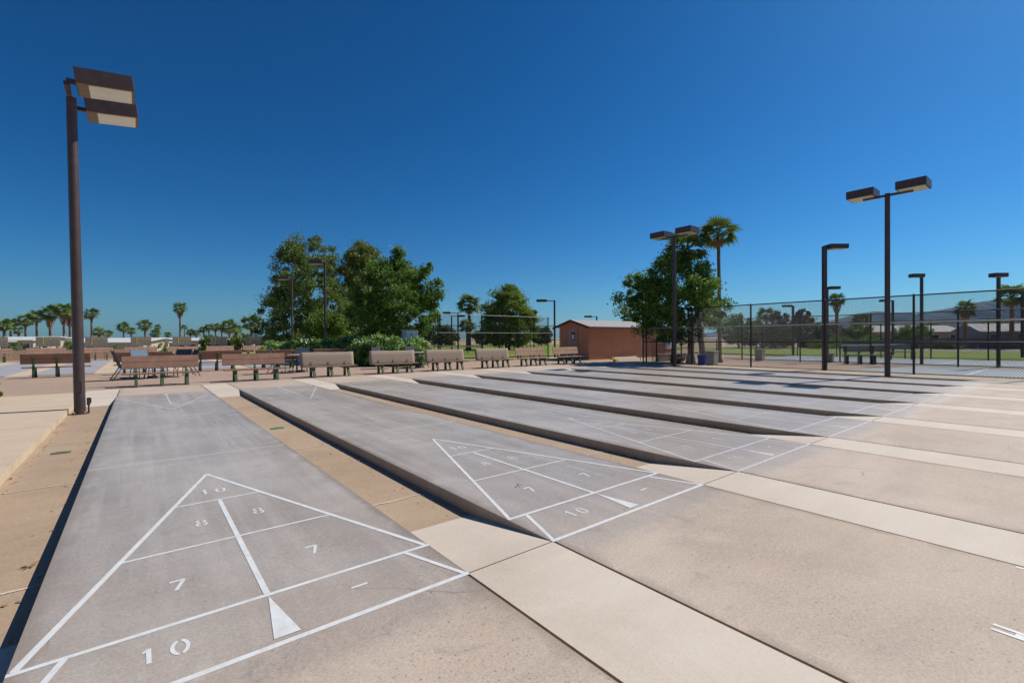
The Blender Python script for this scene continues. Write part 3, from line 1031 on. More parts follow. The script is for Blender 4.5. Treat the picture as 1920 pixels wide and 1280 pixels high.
single_lamp(610, 27.5, 491, -1, 'bronze lamp pole rising in front of the pine trees', r=.055, head=(.78, .6, .22), off=.05, group='light poles of the far courts')

# ------------------------------------------------------------------ terracotta shed
sh = thing('shed', 'low terracotta stucco shed with grey roof and beige door', 'shed', (21.75, 17.08, -.03))
SW, SL, SHH, RH = 2.45, 9.2, 2.10, 2.46
m = MB()
m.box((0, 0, 0), (SL, SW, SHH))
m.add([(0, 0, SHH), (0, SW, SHH), (0, SW / 2, RH - .03), (SL, 0, SHH), (SL, SW, SHH), (SL, SW / 2, RH - .03)], [(0, 2, 1), (3, 4, 5)])
m.build('wall', M['stucco'], sh)
MB().box((-.02, -.02, 0), (SL + .02, -.002, .34)).box((-.02, -.02, 0), (-.002, SW + .02, .34)).build('plinth', M['stucco_base'], sh)
ov = .34
def slope(y0, z0, y1, z1, th):
    return MB().add([(-ov, y0, z0), (SL + ov, y0, z0), (SL + ov, y1, z1), (-ov, y1, z1), (-ov, y0, z0 + th), (SL + ov, y0, z0 + th), (SL + ov, y1, z1 + th), (-ov, y1, z1 + th)],
                    [(0, 3, 2, 1), (4, 5, 6, 7), (0, 1, 5, 4), (2, 3, 7, 6), (1, 2, 6, 5), (3, 0, 4, 7)])
zz = SHH - (RH - SHH) * ov / (SW / 2)
rf = slope(-ov, zz, SW / 2, RH, .03).build('roof', M['roof'], sh)
slope(SW + ov, zz, SW / 2, RH, .03).build('roof', M['roof'], sh)
for y0, y1 in ((-ov, SW / 2), (SW + ov, SW / 2)):
    MB().add([(-ov - .03, y0, zz - .12), (-ov - .005, y0, zz - .12), (-ov - .005, y1, RH - .12), (-ov - .03, y1, RH - .12),
              (-ov - .03, y0, zz + .035), (-ov - .005, y0, zz + .035), (-ov - .005, y1, RH + .035), (-ov - .03, y1, RH + .035)],
             [(0, 3, 2, 1), (4, 5, 6, 7), (0, 1, 5, 4), (2, 3, 7, 6), (1, 2, 6, 5), (3, 0, 4, 7)]).build('fascia', M['fascia'], sh)
MB().box((-ov, -ov - .03, zz - .11), (SL + ov, -ov - .004, zz + .02)).build('fascia', M['fascia'], sh)
dr = MB().box((-.035, .95, .02), (-.003, 1.80, 1.98)).build('door', M['door'], sh)
MB().box((-.045, 1.10, 1.20), (-.037, 1.42, 1.70)).build('notice_frame', M['fascia'], dr)
MB().box((-.052, 1.17, 1.26), (-.046, 1.37, 1.56)).build('notice', M['paper'], dr)
MB().tube((-.04, 1.02, 1.0), (-.10, 1.02, 1.0), .025, .03, 10).build('handle', M['galv'], dr)
for y in (.88, 1.87):
    MB().box((-.03, y - .035, 0), (-.003, y + .035, 2.03)).build('door_frame', M['stucco_base'], sh)
wd = MB().box((6.95, -.03, .95), (7.75, -.003, 1.45)).build('window', M['paper'], sh)
MB().box((7.02, -.036, 1.01), (7.68, -.0305, 1.39)).build('pane', M['glass'], wd)
nb = MB().box((7.95, -.05, .50), (9.1, -.004, 1.45)).build('notice_board', M['sign'], sh)
MB().box((8.02, -.056, .56), (8.50, -.051, 1.39)).build('sheet', M['paper'], nb)
MB().box((8.56, -.056, .56), (9.04, -.051, 1.39)).build('sheet', M['paper'], nb)

def stop_block(loc, rz, L_, label):
    t = thing('wheel_stop', label, 'wheel stop', loc, rz, 'wheel stops by the shed')
    MB().add([(0, -.09, 0), (L_, -.09, 0), (L_, .09, 0), (0, .09, 0), (0, -.055, .13), (L_, -.055, .13), (L_, .055, .13), (0, .055, .13)],
             [(0, 3, 2, 1), (4, 5, 6, 7), (0, 1, 5, 4), (1, 2, 6, 5), (2, 3, 7, 6), (3, 0, 4, 7)]).build('body', M['strip'], t)
    MB().box((-.012, -.093, .0), (.22, .093, .134)).build('painted_end', M['yellow'], t)
a = gz(1152, 677.5, -.03)
stop_block((a.x, a.y, -.03), R(2), 2.4, 'concrete wheel stop with a yellow end, the closer of two by the shed')
a = gz(1152, 674, -.03)
stop_block((a.x + .1, a.y + .3, -.03), R(2), 2.6, 'concrete wheel stop with a yellow end, tucked against the shed')
t = thing('planter_wall', 'low beige concrete wall under the notice board of the shed', 'wall', (23.3, 13.25, -.03))
MB().box((0, 0, 0), (3.6, .2, .34)).build('body', M['strip'], t, bevel=.01)
MB().box((-.015, -.02, .341), (3.615, .22, .40)).build('cap', M['strip'], t, bevel=.01)

# ------------------------------------------------------------------ blue sport courts, nets, bins
sheet('sport_court', [(21.75, -9), (27.6, -9), (27.6, 2.6), (21.75, 4.3)], -.022, M['sport'])
sheet('sport_court', [(28.6, -9), (36.7, -9), (36.7, 11.5), (28.6, 11.5)], -.022, M['sport'])
def court_line(a, b, w=.06):
    a, b = Vector((*a, -.018)), Vector((*b, -.018))
    d = (b - a).normalized()
    s = Vector((-d.y, d.x, 0)) * w / 2
    struct(MB().poly([a - s, b - s, b + s, a + s]).build('court_line', M['paint']))
court_line((22.3, -8), (22.3, 2.2)); court_line((22.3, .6), (27.4, .6)); court_line((27.2, -8), (27.2, 2.2))
court_line((29.2, -8), (29.2, 10.5)); court_line((36.0, -8), (36.0, 10.5)); court_line((29.2, 2.5), (36, 2.5)); court_line((29.2, 10.5), (36, 10.5))

def net(a, b, label, z=-.022):
    a, b = Vector((a[0], a[1], z)), Vector((b[0], b[1], z))
    t = thing('court_net', label, 'net', a, math.atan2(b.y - a.y, b.x - a.x), 'sport court nets')
    L_ = (b - a).length
    for s in (0, L_):
        MB().tube((s, 0, 0), (s, 0, .95), .035, .035, 10).build('post', M['black'], t)
    MB().box((0, -.01, .83), (L_, .01, .90)).build('tape', M['net'], t)
    V = []
    for k in range(int(L_ / .09)):
        x = .05 + k * .09
        V += [(x, 0, .08), (x + .004, 0, .08), (x + .004, 0, .83), (x, 0, .83)]
    for k in range(9):
        z_ = .08 + k * .085
        V += [(0, .002, z_), (L_, .002, z_), (L_, .002, z_ + .004), (0, .002, z_ + .004)]
    o = np_mesh('netting', np.array(V), 4, M['wire'], t)
    o['kind'] = 'stuff'
na, nb_ = gz(1575, 677), gz(1697, 672)
net((na.x, na.y), (nb_.x, nb_.y), 'white-taped net on the sport court behind the small backless benches')
na = at(783, 31.0); nb_ = at(905, 27.8)
net((na.x, na.y), (nb_.x, nb_.y), 'white-taped net behind the covered benches')

def small_bench(loc, rz, label):
    t = thing('court_bench', label, 'bench', loc, rz, 'benches on the sport courts')
    MB().box((-.65, -.2, .42), (.65, .15, .46)).build('seat', M['galv'], t)
    MB().box((-.65, .20, .58), (.65, .23, .88)).build('backrest', M['score'], t)
    for s in (-.55, .55):
        MB().box((s - .05, -.18, 0), (s + .05, .20, .42)).box((s - .04, .15, .42), (s + .04, .199, .86)).build('leg', M['frame'], t)
q = gz(1615, 681); small_bench((q.x - .2, q.y, -.022), R(-60), 'dark bench in front of the sport court net')
q = gz(1640, 680.5); small_bench((q.x - .2, q.y, -.022), R(-60), 'dark bench beside the tall twin-head light pole')
q = gz(1690, 673); small_bench((q.x, q.y, -.022), R(-60), 'dark bench at the far end of the sport court net')

def bin_(loc, label, mat, w, h, lid=None, name='trash_bin'):
    t = thing(name, label, 'bin', loc)
    MB().add([(-w * .44, -w * .44, 0), (w * .44, -w * .44, 0), (w * .44, w * .44, 0), (-w * .44, w * .44, 0), (-w / 2, -w / 2, h), (w / 2, -w / 2, h), (w / 2, w / 2, h), (-w / 2, w / 2, h)],
             [(0, 3, 2, 1), (4, 5, 6, 7), (0, 1, 5, 4), (1, 2, 6, 5), (2, 3, 7, 6), (3, 0, 4, 7)]).build('body', mat, t, bevel=.015)
    MB().box((-w * .53, -w * .53, h + .002), (w * .53, w * .53, h + .06)).build('rim', lid or mat, t, bevel=.01)
q = gz(1318, 684); bin_((q.x, q.y, -.03), 'blue plastic bin beside the concrete bin under the palms', M['bin_blue'], .36, .46)
q = gz(1333, 683); bin_((q.x + .1, q.y, -.03), 'square exposed-aggregate concrete bin beside the blue bin', M['bin_conc'], .45, .62)
q = gz(1425, 675); bin_((q.x, q.y, -.03), 'grey concrete bin standing alone by the middle fence', M['bin_conc'], .42, .60)
q = gz(1555, 678); bin_((q.x, q.y, -.03), 'dark bin at the foot of the middle fence lamp', M['score'], .36, .42)
q = at(1575, 40); t = thing('blue_sign', 'small blue sign on a post at the lawn edge', 'sign', (q.x, q.y, -.05))
MB().box((-.25, -.02, .75), (.25, .02, 1.15)).build('panel', M['bin_blue'], t); MB().tube((0, .05, 0), (0, .05, 1.1), .03, .03, 8).build('post', M['galv'], t)
q = at(768, 25.3); t = thing('notice_panel', 'pale lilac notice panel standing above the oleander hedge', 'sign', (q.x, q.y, -.03), math.atan2(RT.y, RT.x))
MB().box((-.40, -.02, 1.22), (.42, .02, 1.82)).build('panel', M['sign'], t)
MB().box((-.17, -.027, 1.28), (.38, -.0205, 1.78)).build('sheet', M['paper'], t)
MB().box((-.42, -.03, 1.19), (.44, .03, 1.219)).build('ledge', M['net'], t)
for s in (-.38, .40):
    MB().tube((s, .04, 0), (s, .04, 1.8), .02, .02, 8).build('post', M['galv'], t)
q = at(704, 21.5); t = thing('notice_panel', 'small grey notice above the back of a covered bench', 'sign', (q.x, q.y, -.03), math.atan2(RT.y, RT.x))
MB().box((-.18, -.015, .70), (.18, .015, .95)).build('panel', M['sign'], t); MB().tube((0, .04, 0), (0, .04, .95), .02, .02, 8).build('post', M['galv'], t)
q = at(1182, 25.3, 2.55); t = thing('wind_sock', 'small orange-red tag hanging in the leafy tree over the shed', 'tag', (q.x, q.y, 2.6))
MB().tube((0, 0, 0), (0, 0, .28), .05, .075, 8).build('tag_body', M['pot_red'], t); MB().tube((0, 0, .28), (0, 0, .70), .006, .006, 6).build('cord', M['frame'], t)

# small things on the concrete
for (u, v, lab, dx) in ((520, 803, 'bright green box lid set in the gutter between the first two courts', 0), (115, 849, 'dull green box lid set in the gutter by the kerb', 0)):
    q = gz(u, v, -GD)
    t = thing('box_lid', lab, 'box lid', (q.x, q.y, -GD + .004))
    MB().box((-.09, -.045, 0), (.09, .045, .008)).build('lid', M['drain'] if u > 300 else M['drain_dull'], t, bevel=.003)
    MB().box((-.045, -.012, .0082), (.045, .012, .0105)).build('handle_slot', M['soil'], t)
def dry_leaf(u, v, z, s, label):
    q = gz(u, v, z)
    rr = random.Random(int(u))
    m = MB()
    for k in range(5):
        a = rr.uniform(0, 6.28); l_ = s * rr.uniform(.5, 1); w_ = l_ * .22
        c, sn = math.cos(a), math.sin(a)
        m.poly([(0, 0, .004), (c * l_ * .5 - sn * w_, sn * l_ * .5 + c * w_, .012 * rr.random() + .006), (c * l_, sn * l_, .006 + .02 * rr.random()), (c * l_ * .5 + sn * w_, sn * l_ * .5 - c * w_, .005)])
    o = m.build('dry_leaf', M['frond_dry'])
    o.location = (q.x, q.y, z + .003)
    tag(o, label, 'leaf', 'dry leaves')
dry_leaf(55, 1062, -GD, .055, 'curled brown dry leaf in the kerb gutter near the slab shadow')
dry_leaf(15, 900, 0, .06, 'brown dry leaf caught on the kerb edge of the plaza')
dry_leaf(112, 796, -GD, .06, 'brown dry leaf lying in the kerb gutter near the light pole')
dry_leaf(973, 910, .004, .04, 'tiny brown leaf beside the figure seven on the second court')
dry_leaf(928, 976, -GD, .03, 'tiny dark leaf in the shade of the second court edge')

def litter(n, x_wall, y0, y1, seed, mat, z=-GD, spread=.10):
    rr = random.Random(seed)
    V = []
    for k in range(n):
        x = x_wall - abs(rr.gauss(0, spread)) - .01
        y = rr.uniform(y0, y1)
        a = rr.uniform(0, 6.28); l_ = rr.uniform(.006, .022); w_ = l_ * rr.uniform(.25, .7)
        c, sn = math.cos(a), math.sin(a)
        zz_ = z + .004
        V += [(x - c * l_, y - sn * l_, zz_), (x + sn * w_, y - c * w_, zz_ + rr.uniform(0, .008)), (x + c * l_, y + sn * l_, zz_ + rr.uniform(0, .010)), (x - sn * w_, y + c * w_, zz_)]
    o = np_mesh('leaf_litter', np.array(V), 4, mat)
    o['kind'] = 'stuff'
for n in range(0, 5):
    litter(160, PITCHX * n if n else 0, .5, 11, 500 + n, M['frond_dry'])
litter(90, -.52, 1.0, 11, 510, M['frond_dry'], spread=.05)

# ------------------------------------------------------------------ trees
def leaf_array(C, n_per, spread, size, rng, shape='leaf', droop=0.0):
    """C: clump centres (K,3); returns quads"""
    K = len(C)
    base = np.repeat(C, n_per, axis=0)
    N = len(base)
    sp = np.repeat(np.asarray(spread).reshape(-1, 1) * np.ones((K, 1)), n_per, axis=0)
    d = rng.normal(size=(N, 3))
    d /= np.linalg.norm(d, axis=1, keepdims=True)
    rr = rng.random((N, 1)) ** .5 * np.where(rng.random((N, 1)) < .14, 1.55, 1.0)
    p = base + d * rr * sp * np.array((1, 1, .8))
    a = rng.normal(size=(N, 3)) + d * .7 + np.array((0, 0, -droop))
    a /= np.linalg.norm(a, axis=1, keepdims=True)
    b = np.cross(a, rng.normal(size=(N, 3)))
    b /= np.linalg.norm(b, axis=1, keepdims=True)
    s = size * (.6 + .8 * rng.random((N, 1)))
    asp = .34 if shape == 'needle' else .55
    l_ = a * s
    w_ = b * s * asp
    q = np.stack([p - l_ * .5, p + w_ * .5, p + l_ * .5, p - w_ * .5], axis=1)
    return q.reshape(-1, 3)

def clumps_profile(prof, K, rng, squash=(1, 1), inner=.35, lobes=0.22):
    """prof: list of (z, radius); clumps near the outer surface"""
    zs = np.array([q[0] for q in prof]); rs = np.array([q[1] for q in prof])
    z = rng.random(K * 6) * (zs[-1] - zs[0]) + zs[0]
    r = np.interp(z, zs, rs)
    keep = rng.random(len(z)) < (r / rs.max()) ** 1.2
    z, r = z[keep][:K], r[keep][:K]
    th = rng.random(len(z)) * 2 * np.pi
    ph = rng.random(5) * 6.28
    lob = 1 + lobes * (np.sin(2 * th + ph[0] + z * .7) * .5 + np.sin(3 * th + ph[1] - z * 1.3) * .5 + .5 * np.sin(5 * th + z * 2.3 + ph[2]))
    rad = r * lob * (inner + (1 - inner) * rng.random(len(z)) ** .5)
    return np.stack([rad * np.cos(th) * squash[0], rad * np.sin(th) * squash[1], z], axis=1)

def tree(name, label, loc, prof, K, n_per, spread, leaf, mat, trunk_r, trunk_h, seed, shape='leaf', group=None, lobes=.22, inner=.35, limbs=9, extra=None, droop=0., fork=1, lean=(0, 0)):
    rng = np.random.default_rng(seed)
    t = thing(name, label, 'tree', loc, 0, group)
    C = clumps_profile(prof, K, rng, (1, 1), inner, lobes)
    if extra is not None:
        ex = np.array(extra, dtype=float)
        ctr = np.array((0, 0, (prof[0][0] + prof[-1][0]) / 2))
        C = np.vstack([C] + [ctr + (ex - ctr) * f + rng.normal(size=ex.shape) * .10 for f in (.62, .70, .78, .86, .93, 1.0)])
    ztop = prof[-1][0]
    m = MB()
    if trunk_h > 0:
        for f in range(fork):
            ox = (f - (fork - 1) / 2) * trunk_r * 3.0
            p1 = Vector((ox + lean[0] * .4, lean[1] * .4, trunk_h * .5)); p2 = Vector((ox * 1.6 + lean[0], lean[1], trunk_h)); p3 = Vector((ox * 2 + lean[0] * 1.3, lean[1] * 1.3, trunk_h + (ztop - trunk_h) * .7))
            m.path([Vector((ox * .6, 0, 0)), p1, p2, p3], [trunk_r * 1.25, trunk_r, trunk_r * .8, trunk_r * .18], 10)
        idx = rng.choice(len(C), min(limbs, len(C)), replace=False)
        for i in idx:
            c = Vector(C[i])
            s = max(trunk_h * .75, min(c.z * .75, trunk_h + (ztop - trunk_h) * .5))
            a = Vector((lean[0], lean[1], s))
            mid_ = a.lerp(c, .5) + Vector((0, 0, .15))
            m.path([a, mid_, c], [trunk_r * .42, trunk_r * .24, trunk_r * .06], 6)
        m.build('trunk', M['trunk'], t, smooth=True)
    sp = spread * (.45 + 1.0 * rng.random(len(C)))
    V = leaf_array(C, n_per, sp, leaf, rng, shape, droop)
    o = np_mesh('crown', V, 4, mat, t)
    o['kind'] = 'stuff'
    return t

def place(u, depth, z=-.05):
    return tuple(at(u, depth, z))

# pine pair and neighbours beyond the hedge
tree('pine_tree', 'tall feathery olive-green pine with a broad crown behind the lamp poles', place(577, 44, -.1),
     [(.8, 2.4), (1.8, 3.7), (3.6, 3.75), (6.0, 3.5), (8.2, 2.9), (10.0, 1.9), (11.2, .5)], 300, 185, .60, .24, M['leaf_pine'], .24, 4.0, 11, 'needle', 'pine trees', .26, .30, 30)
tree('pine_tree', 'yellow-olive pine standing behind the dark leafy tree', place(680, 49, -.1),
     [(1.5, 1.6), (3.5, 2.5), (6.0, 2.8), (8.5, 2.4), (10.2, 1.7), (11.4, .5)], 240, 185, .62, .25, M['leaf_olive'], .30, 4.5, 12, 'needle', 'pine trees', .26, .30, 24)
tree('leafy_tree', 'dark green leafy tree with spiky top growing out of the oleander hedge', place(737, 27.5),
     [(1.2, .9), (1.9, 2.0), (3.0, 2.5), (4.2, 2.2), (5.3, 1.5), (6.0, .6)], 300, 140, .36, .14, M['leaf_dark'], .11, 1.5, 13, 'leaf', None, .27, .28, 16,
     [(.35, -.2, 6.4), (.3, -.2, 6.7), (1.5, -1.3, 5.3), (1.7, -1.4, 5.6), (2.1, -1.7, 4.7), (2.3, -1.8, 4.0), (-.9, .7, 5.7)])
tree('small_tree', 'small bright green tree behind the hedge at the bronze lamp pole', place(612, 30),
     [(1.3, .6), (1.8, 1.2), (2.4, 1.3), (2.95, .8), (3.2, .25)], 75, 120, .34, .14, M['leaf_bright'], .07, 1.2, 14, 'leaf', None, .25, .3, 9)
tree('leafy_tree', 'dark green leafy tree beside the fence, overhanging the shed roof', tuple(gz(1261, 683.5, -.03) + Vector((1.75, 1.05, 0))),
     [(1.2, 1.0), (1.8, 2.0), (2.8, 2.45), (3.9, 2.2), (4.9, 1.45), (5.8, .5)], 270, 125, .38, .135, M['leaf_dark'], .11, 1.3, 15, 'leaf', None, .24, .28, 18,
     [(-2.3, 1.8, 3.3), (-1.9, 1.5, 4.3), (-1.5, 1.2, 4.6), (1.2, -1., 5.0), (.4, -.3, 5.8), (2.2, -1.8, 3.1), (2.1, -1.7, 2.4)])
tree('yellowing_tree', 'green tree turning yellow and red beyond the fence', place(952, 58, -.1),
     [(.6, 2.0), (1.8, 2.9), (3.5, 3.0), (5.5, 2.5), (7.0, 1.7), (7.9, .8)], 230, 140, .62, .24, M['leaf_sumac'], .16, 1.2, 16, 'leaf', None, .28, .3, 12,
     [(2.8, -2.2, 3.8), (2.9, -2.3, 2.6), (2.7, -2.1, 4.6)], fork=2)
def bush(label, loc, rx, rz_, K, n_per, leaf, mat, seed, cat='shrub', name='shrub', spread=None, group=None, z0=.05):
    rng = np.random.default_rng(seed)
    t = thing(name, label, cat, loc, 0, group)
    C = clumps_profile([(z0, rx * .75), (rz_ * .4, rx), (rz_ * .8, rx * .75), (rz_, rx * .25)], K, rng, (1, 1), .35, .15)
    sp = spread or rx * .28
    o = np_mesh('foliage', leaf_array(C, n_per, np.full(len(C), sp), leaf, rng), 4, mat, t)
    o['kind'] = 'stuff'
    m = MB()
    for k in range(5):
        a = k * 1.257
        m.tube((.04 * math.cos(a), .04 * math.sin(a), 0), (rx * .4 * math.cos(a), rx * .4 * math.sin(a), rz_ * .7), .025, .008, 6)
    m.build('stem', M['trunk'], t)
    return t
# oleander hedge: individual shrubs standing close together
hp = [(512, 31.5, 1.15, .85), (545, 30, 1.1, .85), (580, 28.5, 1.4, .9), (622, 27, 1.3, .9), (655, 25.8, 1.4, .9), (688, 24.0, 1.45, .95), (715, 23.4, 1.4, .9), (745, 23.6, 1.35, .9), (778, 24.2, 1.3, .85)]
for i, (u, d, h, r_) in enumerate(hp):
    bush('white-flowered oleander shrub, ' + ORD[i] + ' along the hedge from the pine side', place(u, d, -.03), r_, h, 60, 130, .14, M['leaf_hedge'], 60 + i, 'shrub', 'oleander_shrub', .27, 'oleander hedge')
q = gz(-22, 748); bush('pale yellow-green shrub at the gravel edge left of the kerb pole', (q.x, q.y, -.03), .26, .50, 20, 50, .06, M['leaf_olive'], 81)
q = gz(1272, 683); bush('small dry shrub at the foot of the fence by the leafy tree', (q.x + .5, q.y + .4, -.03), .35, .5, 14, 40, .07, M['leaf_brown'], 82)

# fan palms
def frond_mesh(name, L_, mat, n=13, droop=.35, pet=.42, seed=0):
    """fan leaf: stalk along +x then a fan of blades, bending down"""
    rr = random.Random(seed)
    m = MB()
    m.bar((0, 0, 0), (L_ * pet, 0, L_ * pet * .06), .035, .02)
    c = Vector((L_ * pet, 0, L_ * pet * .06))
    R_ = L_ * (1 - pet)
    for k in range(n):
        a = R(-82 + 164 * k / (n - 1))
        l_ = R_ * (.80 + .2 * math.cos(a)) * rr.uniform(.88, 1.08)
        d = Vector((math.cos(a), math.sin(a), 0))
        s = Vector((-d.y, d.x, 0)) * (R_ * .085)
        mid_ = c + d * l_ * .55 + Vector((0, 0, -droop * l_ * .12))
        tip = c + d * l_ + Vector((0, 0, -droop * l_ * rr.uniform(.45, .9)))
        m.add([c, mid_ - s, mid_ + s, tip], [(0, 1, 2), (1, 3, 2)])
    return m.mesh(name, mat)
FR = [frond_mesh('frond', 1.0, M['frond'], 13, .3 + .2 * k, .42, k) for k in range(3)]
FD = [frond_mesh('dry_frond', 1.0, M['frond_dry'], 9, .5, .35, 9 + k) for k in range(2)]

def crown_dirs(n, lo, hi, rr):
    out = []
    for k in range(n):
        az = k * 2.39996 + rr.uniform(-.2, .2)
        s = (k + .5) / n
        el = R(hi + (lo - hi) * s ** .8 + rr.uniform(-7, 7))
        out.append((az, el))
    return out

def palm(label, loc, H, cr, tr, seed, n=34, skirt=0, detail=True, lean=(0, 0), group='fan palms', ndry=6):
    rr = random.Random(seed)
    t = thing('fan_palm', label, 'palm', loc, rr.uniform(0, 6), group)
    top = Vector((lean[0], lean[1], H - cr * .45))
    m = MB()
    m.path([Vector((0, 0, 0)), Vector((lean[0] * .1, lean[1] * .1, .35)), Vector((lean[0] * .45, lean[1] * .45, top.z * .5)), top], [tr * 1.5, tr * 1.05, tr * .9, tr * .85], 10)
    m.build('trunk', M['palm_trunk'], t, smooth=True)
    def put(meshes, az, el, s, acc):
        q = Matrix.Translation(top) @ Matrix.Rotation(az, 4, 'Z') @ Matrix.Rotation(-el, 4, 'Y') @ Matrix.Rotation(rr.uniform(-.5, .5), 4, 'X') @ Matrix.Scale(s, 4)
        me = rr.choice(meshes)
        if detail:
            o = link(me.name.split('.')[0], me, t)
            o.matrix_local = q
        else:
            acc.add([q @ v.co for v in me.vertices], [tuple(p_.vertices) for p_ in me.polygons])
    acc, accd = MB(), MB()
    for az, el in crown_dirs(n, -32, 74, rr):
        put(FR, az, el, cr * rr.uniform(.9, 1.1), acc)
    for k in range(ndry + skirt):
        s = k / max(1, ndry + skirt)
        put(FD, k * 2.4, R(rr.uniform(-86, -62)), cr * rr.uniform(.55, .85), accd)
    if skirt:
        # hanging thatch of dead leaves round the upper trunk
        V = []
        for k in range(skirt * 26):
            a = rr.uniform(0, 6.28); z = rr.uniform(0, 1) ** .8
            r_ = tr + cr * .38 * (1 - z) ** .7 * rr.uniform(.5, 1)
            p = np.array((top.x + r_ * math.cos(a), top.y + r_ * math.sin(a), top.z - z * cr * 1.15))
            d = np.array((math.cos(a) * .25, math.sin(a) * .25, -1)) * cr * rr.uniform(.14, .28)
            s_ = np.array((-math.sin(a), math.cos(a), 0)) * cr * .035
            V += [p - s_, p + s_, p + d + s_ * .3, p + d - s_ * .3]
        o = np_mesh('skirt', np.array(V), 4, M['frond_dry'], t)
        o['kind'] = 'stuff'
    if not detail:
        acc.build('crown', M['frond'], t)['kind'] = 'stuff'
        if accd.v:
            accd.build('dry_fronds', M['frond_dry'], t)['kind'] = 'stuff'
    return t

q = gz(1350, 679.5, -.03)
palm('tall slim fan palm standing right of the dark leafy tree', (q.x, q.y, -.03), 7.3, 1.15, .10, 1, 22, lean=(.05, .05), ndry=3)
q = gz(1322, 680, -.03)
palm('leaning fan palm whose crown shows above the dark leafy tree', (q.x, q.y, -.03), 6.6, 1.3, .15, 2, 22, lean=(-.75, .55), ndry=8)
q = gz(1301, 681, -.03)
t = thing('palm_stump', 'thick bare palm trunk rising into the leafy tree by the fence', 'palm', (q.x + .2, q.y + .3, -.03), 0, 'fan palms')
MB().path([Vector((0, 0, 0)), Vector((.03, 0, .4)), Vector((.08, .05, 2.6))], [.26, .17, .15], 12).build('trunk', M['palm_trunk'], t, smooth=True)
palm('fan palm with wind-swept crown left of the yellowing tree', place(880, 56, -.1), 6.1, 1.75, .2, 3, 26, 0, False, ndry=3)
palm('short fan palm at the foot of the wind-swept palm', place(876, 54, -.1), 3.3, 1.25, .16, 4, 20, 0, False, ndry=2)

def far_palm(u, depth, vtop, cr, seed, skirt=0, lab='', zb=-.13, tr=.22, n=20):
    q = at(u, depth)
    z0 = ground_z(q.x, q.y)
    H = height(vtop, u, depth) - z0 + cr * .05
    palm(lab, (q.x, q.y, z0), H, cr, tr, seed, n, skirt, False, group='distant fan palms')
LP = [(8, 85, 606, 1.5, 0, 'short palm over the white roof at the scene edge'), (20, 100, 601, 1.7, 0, 'palm left of the row of skirted palms'), (35, 105, 616, 1.3, 0, 'low palm behind the round green bush'),
      (48, 100, 595, 1.9, 0, 'brown-trunked palm, lowest of the skirted row'), (69, 98, 587, 2.0, 0, 'bare-trunked palm beside the skirted palms'), (94, 95, 580, 2.2, 8, 'bushy palm with a long brown skirt'),
      (120, 94, 575, 2.1, 7, 'tallest skirted palm beside the kerb light pole'), (131, 100, 584, 1.9, 8, 'skirted palm half hidden by the kerb light pole'), (172, 100, 583, 1.75, 0, 'slim palm standing alone past the kerb light pole'),
      (186, 130, 618, 1.9, 0, 'low broad palm behind a score board'), (202, 140, 622, 1.6, 0, 'small palm next to the low broad palm'), (232, 118, 609, 1.9, 0, 'palm with a companion above the tan house'),
      (246, 140, 617, 1.6, 0, 'smaller companion palm above the tan house'), (272, 112, 604, 2.0, 0, 'full palm above the second score board'), (296, 150, 611, 1.3, 0, 'lollipop palm far behind the carport'),
      (291, 130, 622, 1.7, 0, 'low palm under the lollipop palm'), (315, 160, 625, 1.5, 0, 'tiny palm over the carport roof'), (338, 105, 571, 1.8, 9, 'tall solitary palm with a heart-shaped brown skirt'),
      (346, 190, 611, 1.4, 0, 'thin far palm close to the tall solitary palm'), (357, 150, 620, 1.6, 0, 'low palm in the far row'), (368, 150, 620, 1.7, 0, 'second low palm in the far row'),
      (382, 140, 614, 1.6, 0, 'palm at the start of the far cluster'), (392, 140, 611, 1.6, 0, 'second palm of the far cluster'), (404, 135, 609, 1.8, 0, 'third palm of the far cluster'),
      (416, 130, 610, 1.7, 0, 'fourth palm of the far cluster'), (430, 105, 606, 2.3, 0, 'broad palm of the far cluster, before the hedge trees'), (443, 120, 612, 1.8, 0, 'palm behind the broad palm of the cluster'),
      (471, 80, 598, 2.0, 0, 'dense dark palm next to the pine tree')]
for i, (u, d, v, cr, sk, lab) in enumerate(LP):
    far_palm(u, d, v, cr, 100 + i, sk, lab)
for i, (u, d, v, cr, sk, lab) in enumerate([(1569, 62, 556, 1.25, 8, 'palm with a heart-shaped brown skirt before the mountain'), (1810, 66, 571, 1.6, 5, 'thick skirted palm in front of the pale house'),
                                            (1897, 52, 546, 1.75, 0, 'leaning green palm beside the blue-grey house'), (1437, 72, 583, 1.7, 0, 'palm in the dark trees behind the middle fence'),
                                            (1614, 75, 594, 1.6, 0, 'small palm at the foot of the mountain'), (1178, 60, 592, 1.1, 0, 'small palm peeking over the shed roof'),
                                            (1500, 70, 597, 1.5, 0, 'palm at the end of the dark trees')]):
    far_palm(u, d, v, cr, 150 + i, sk, lab, n=22)

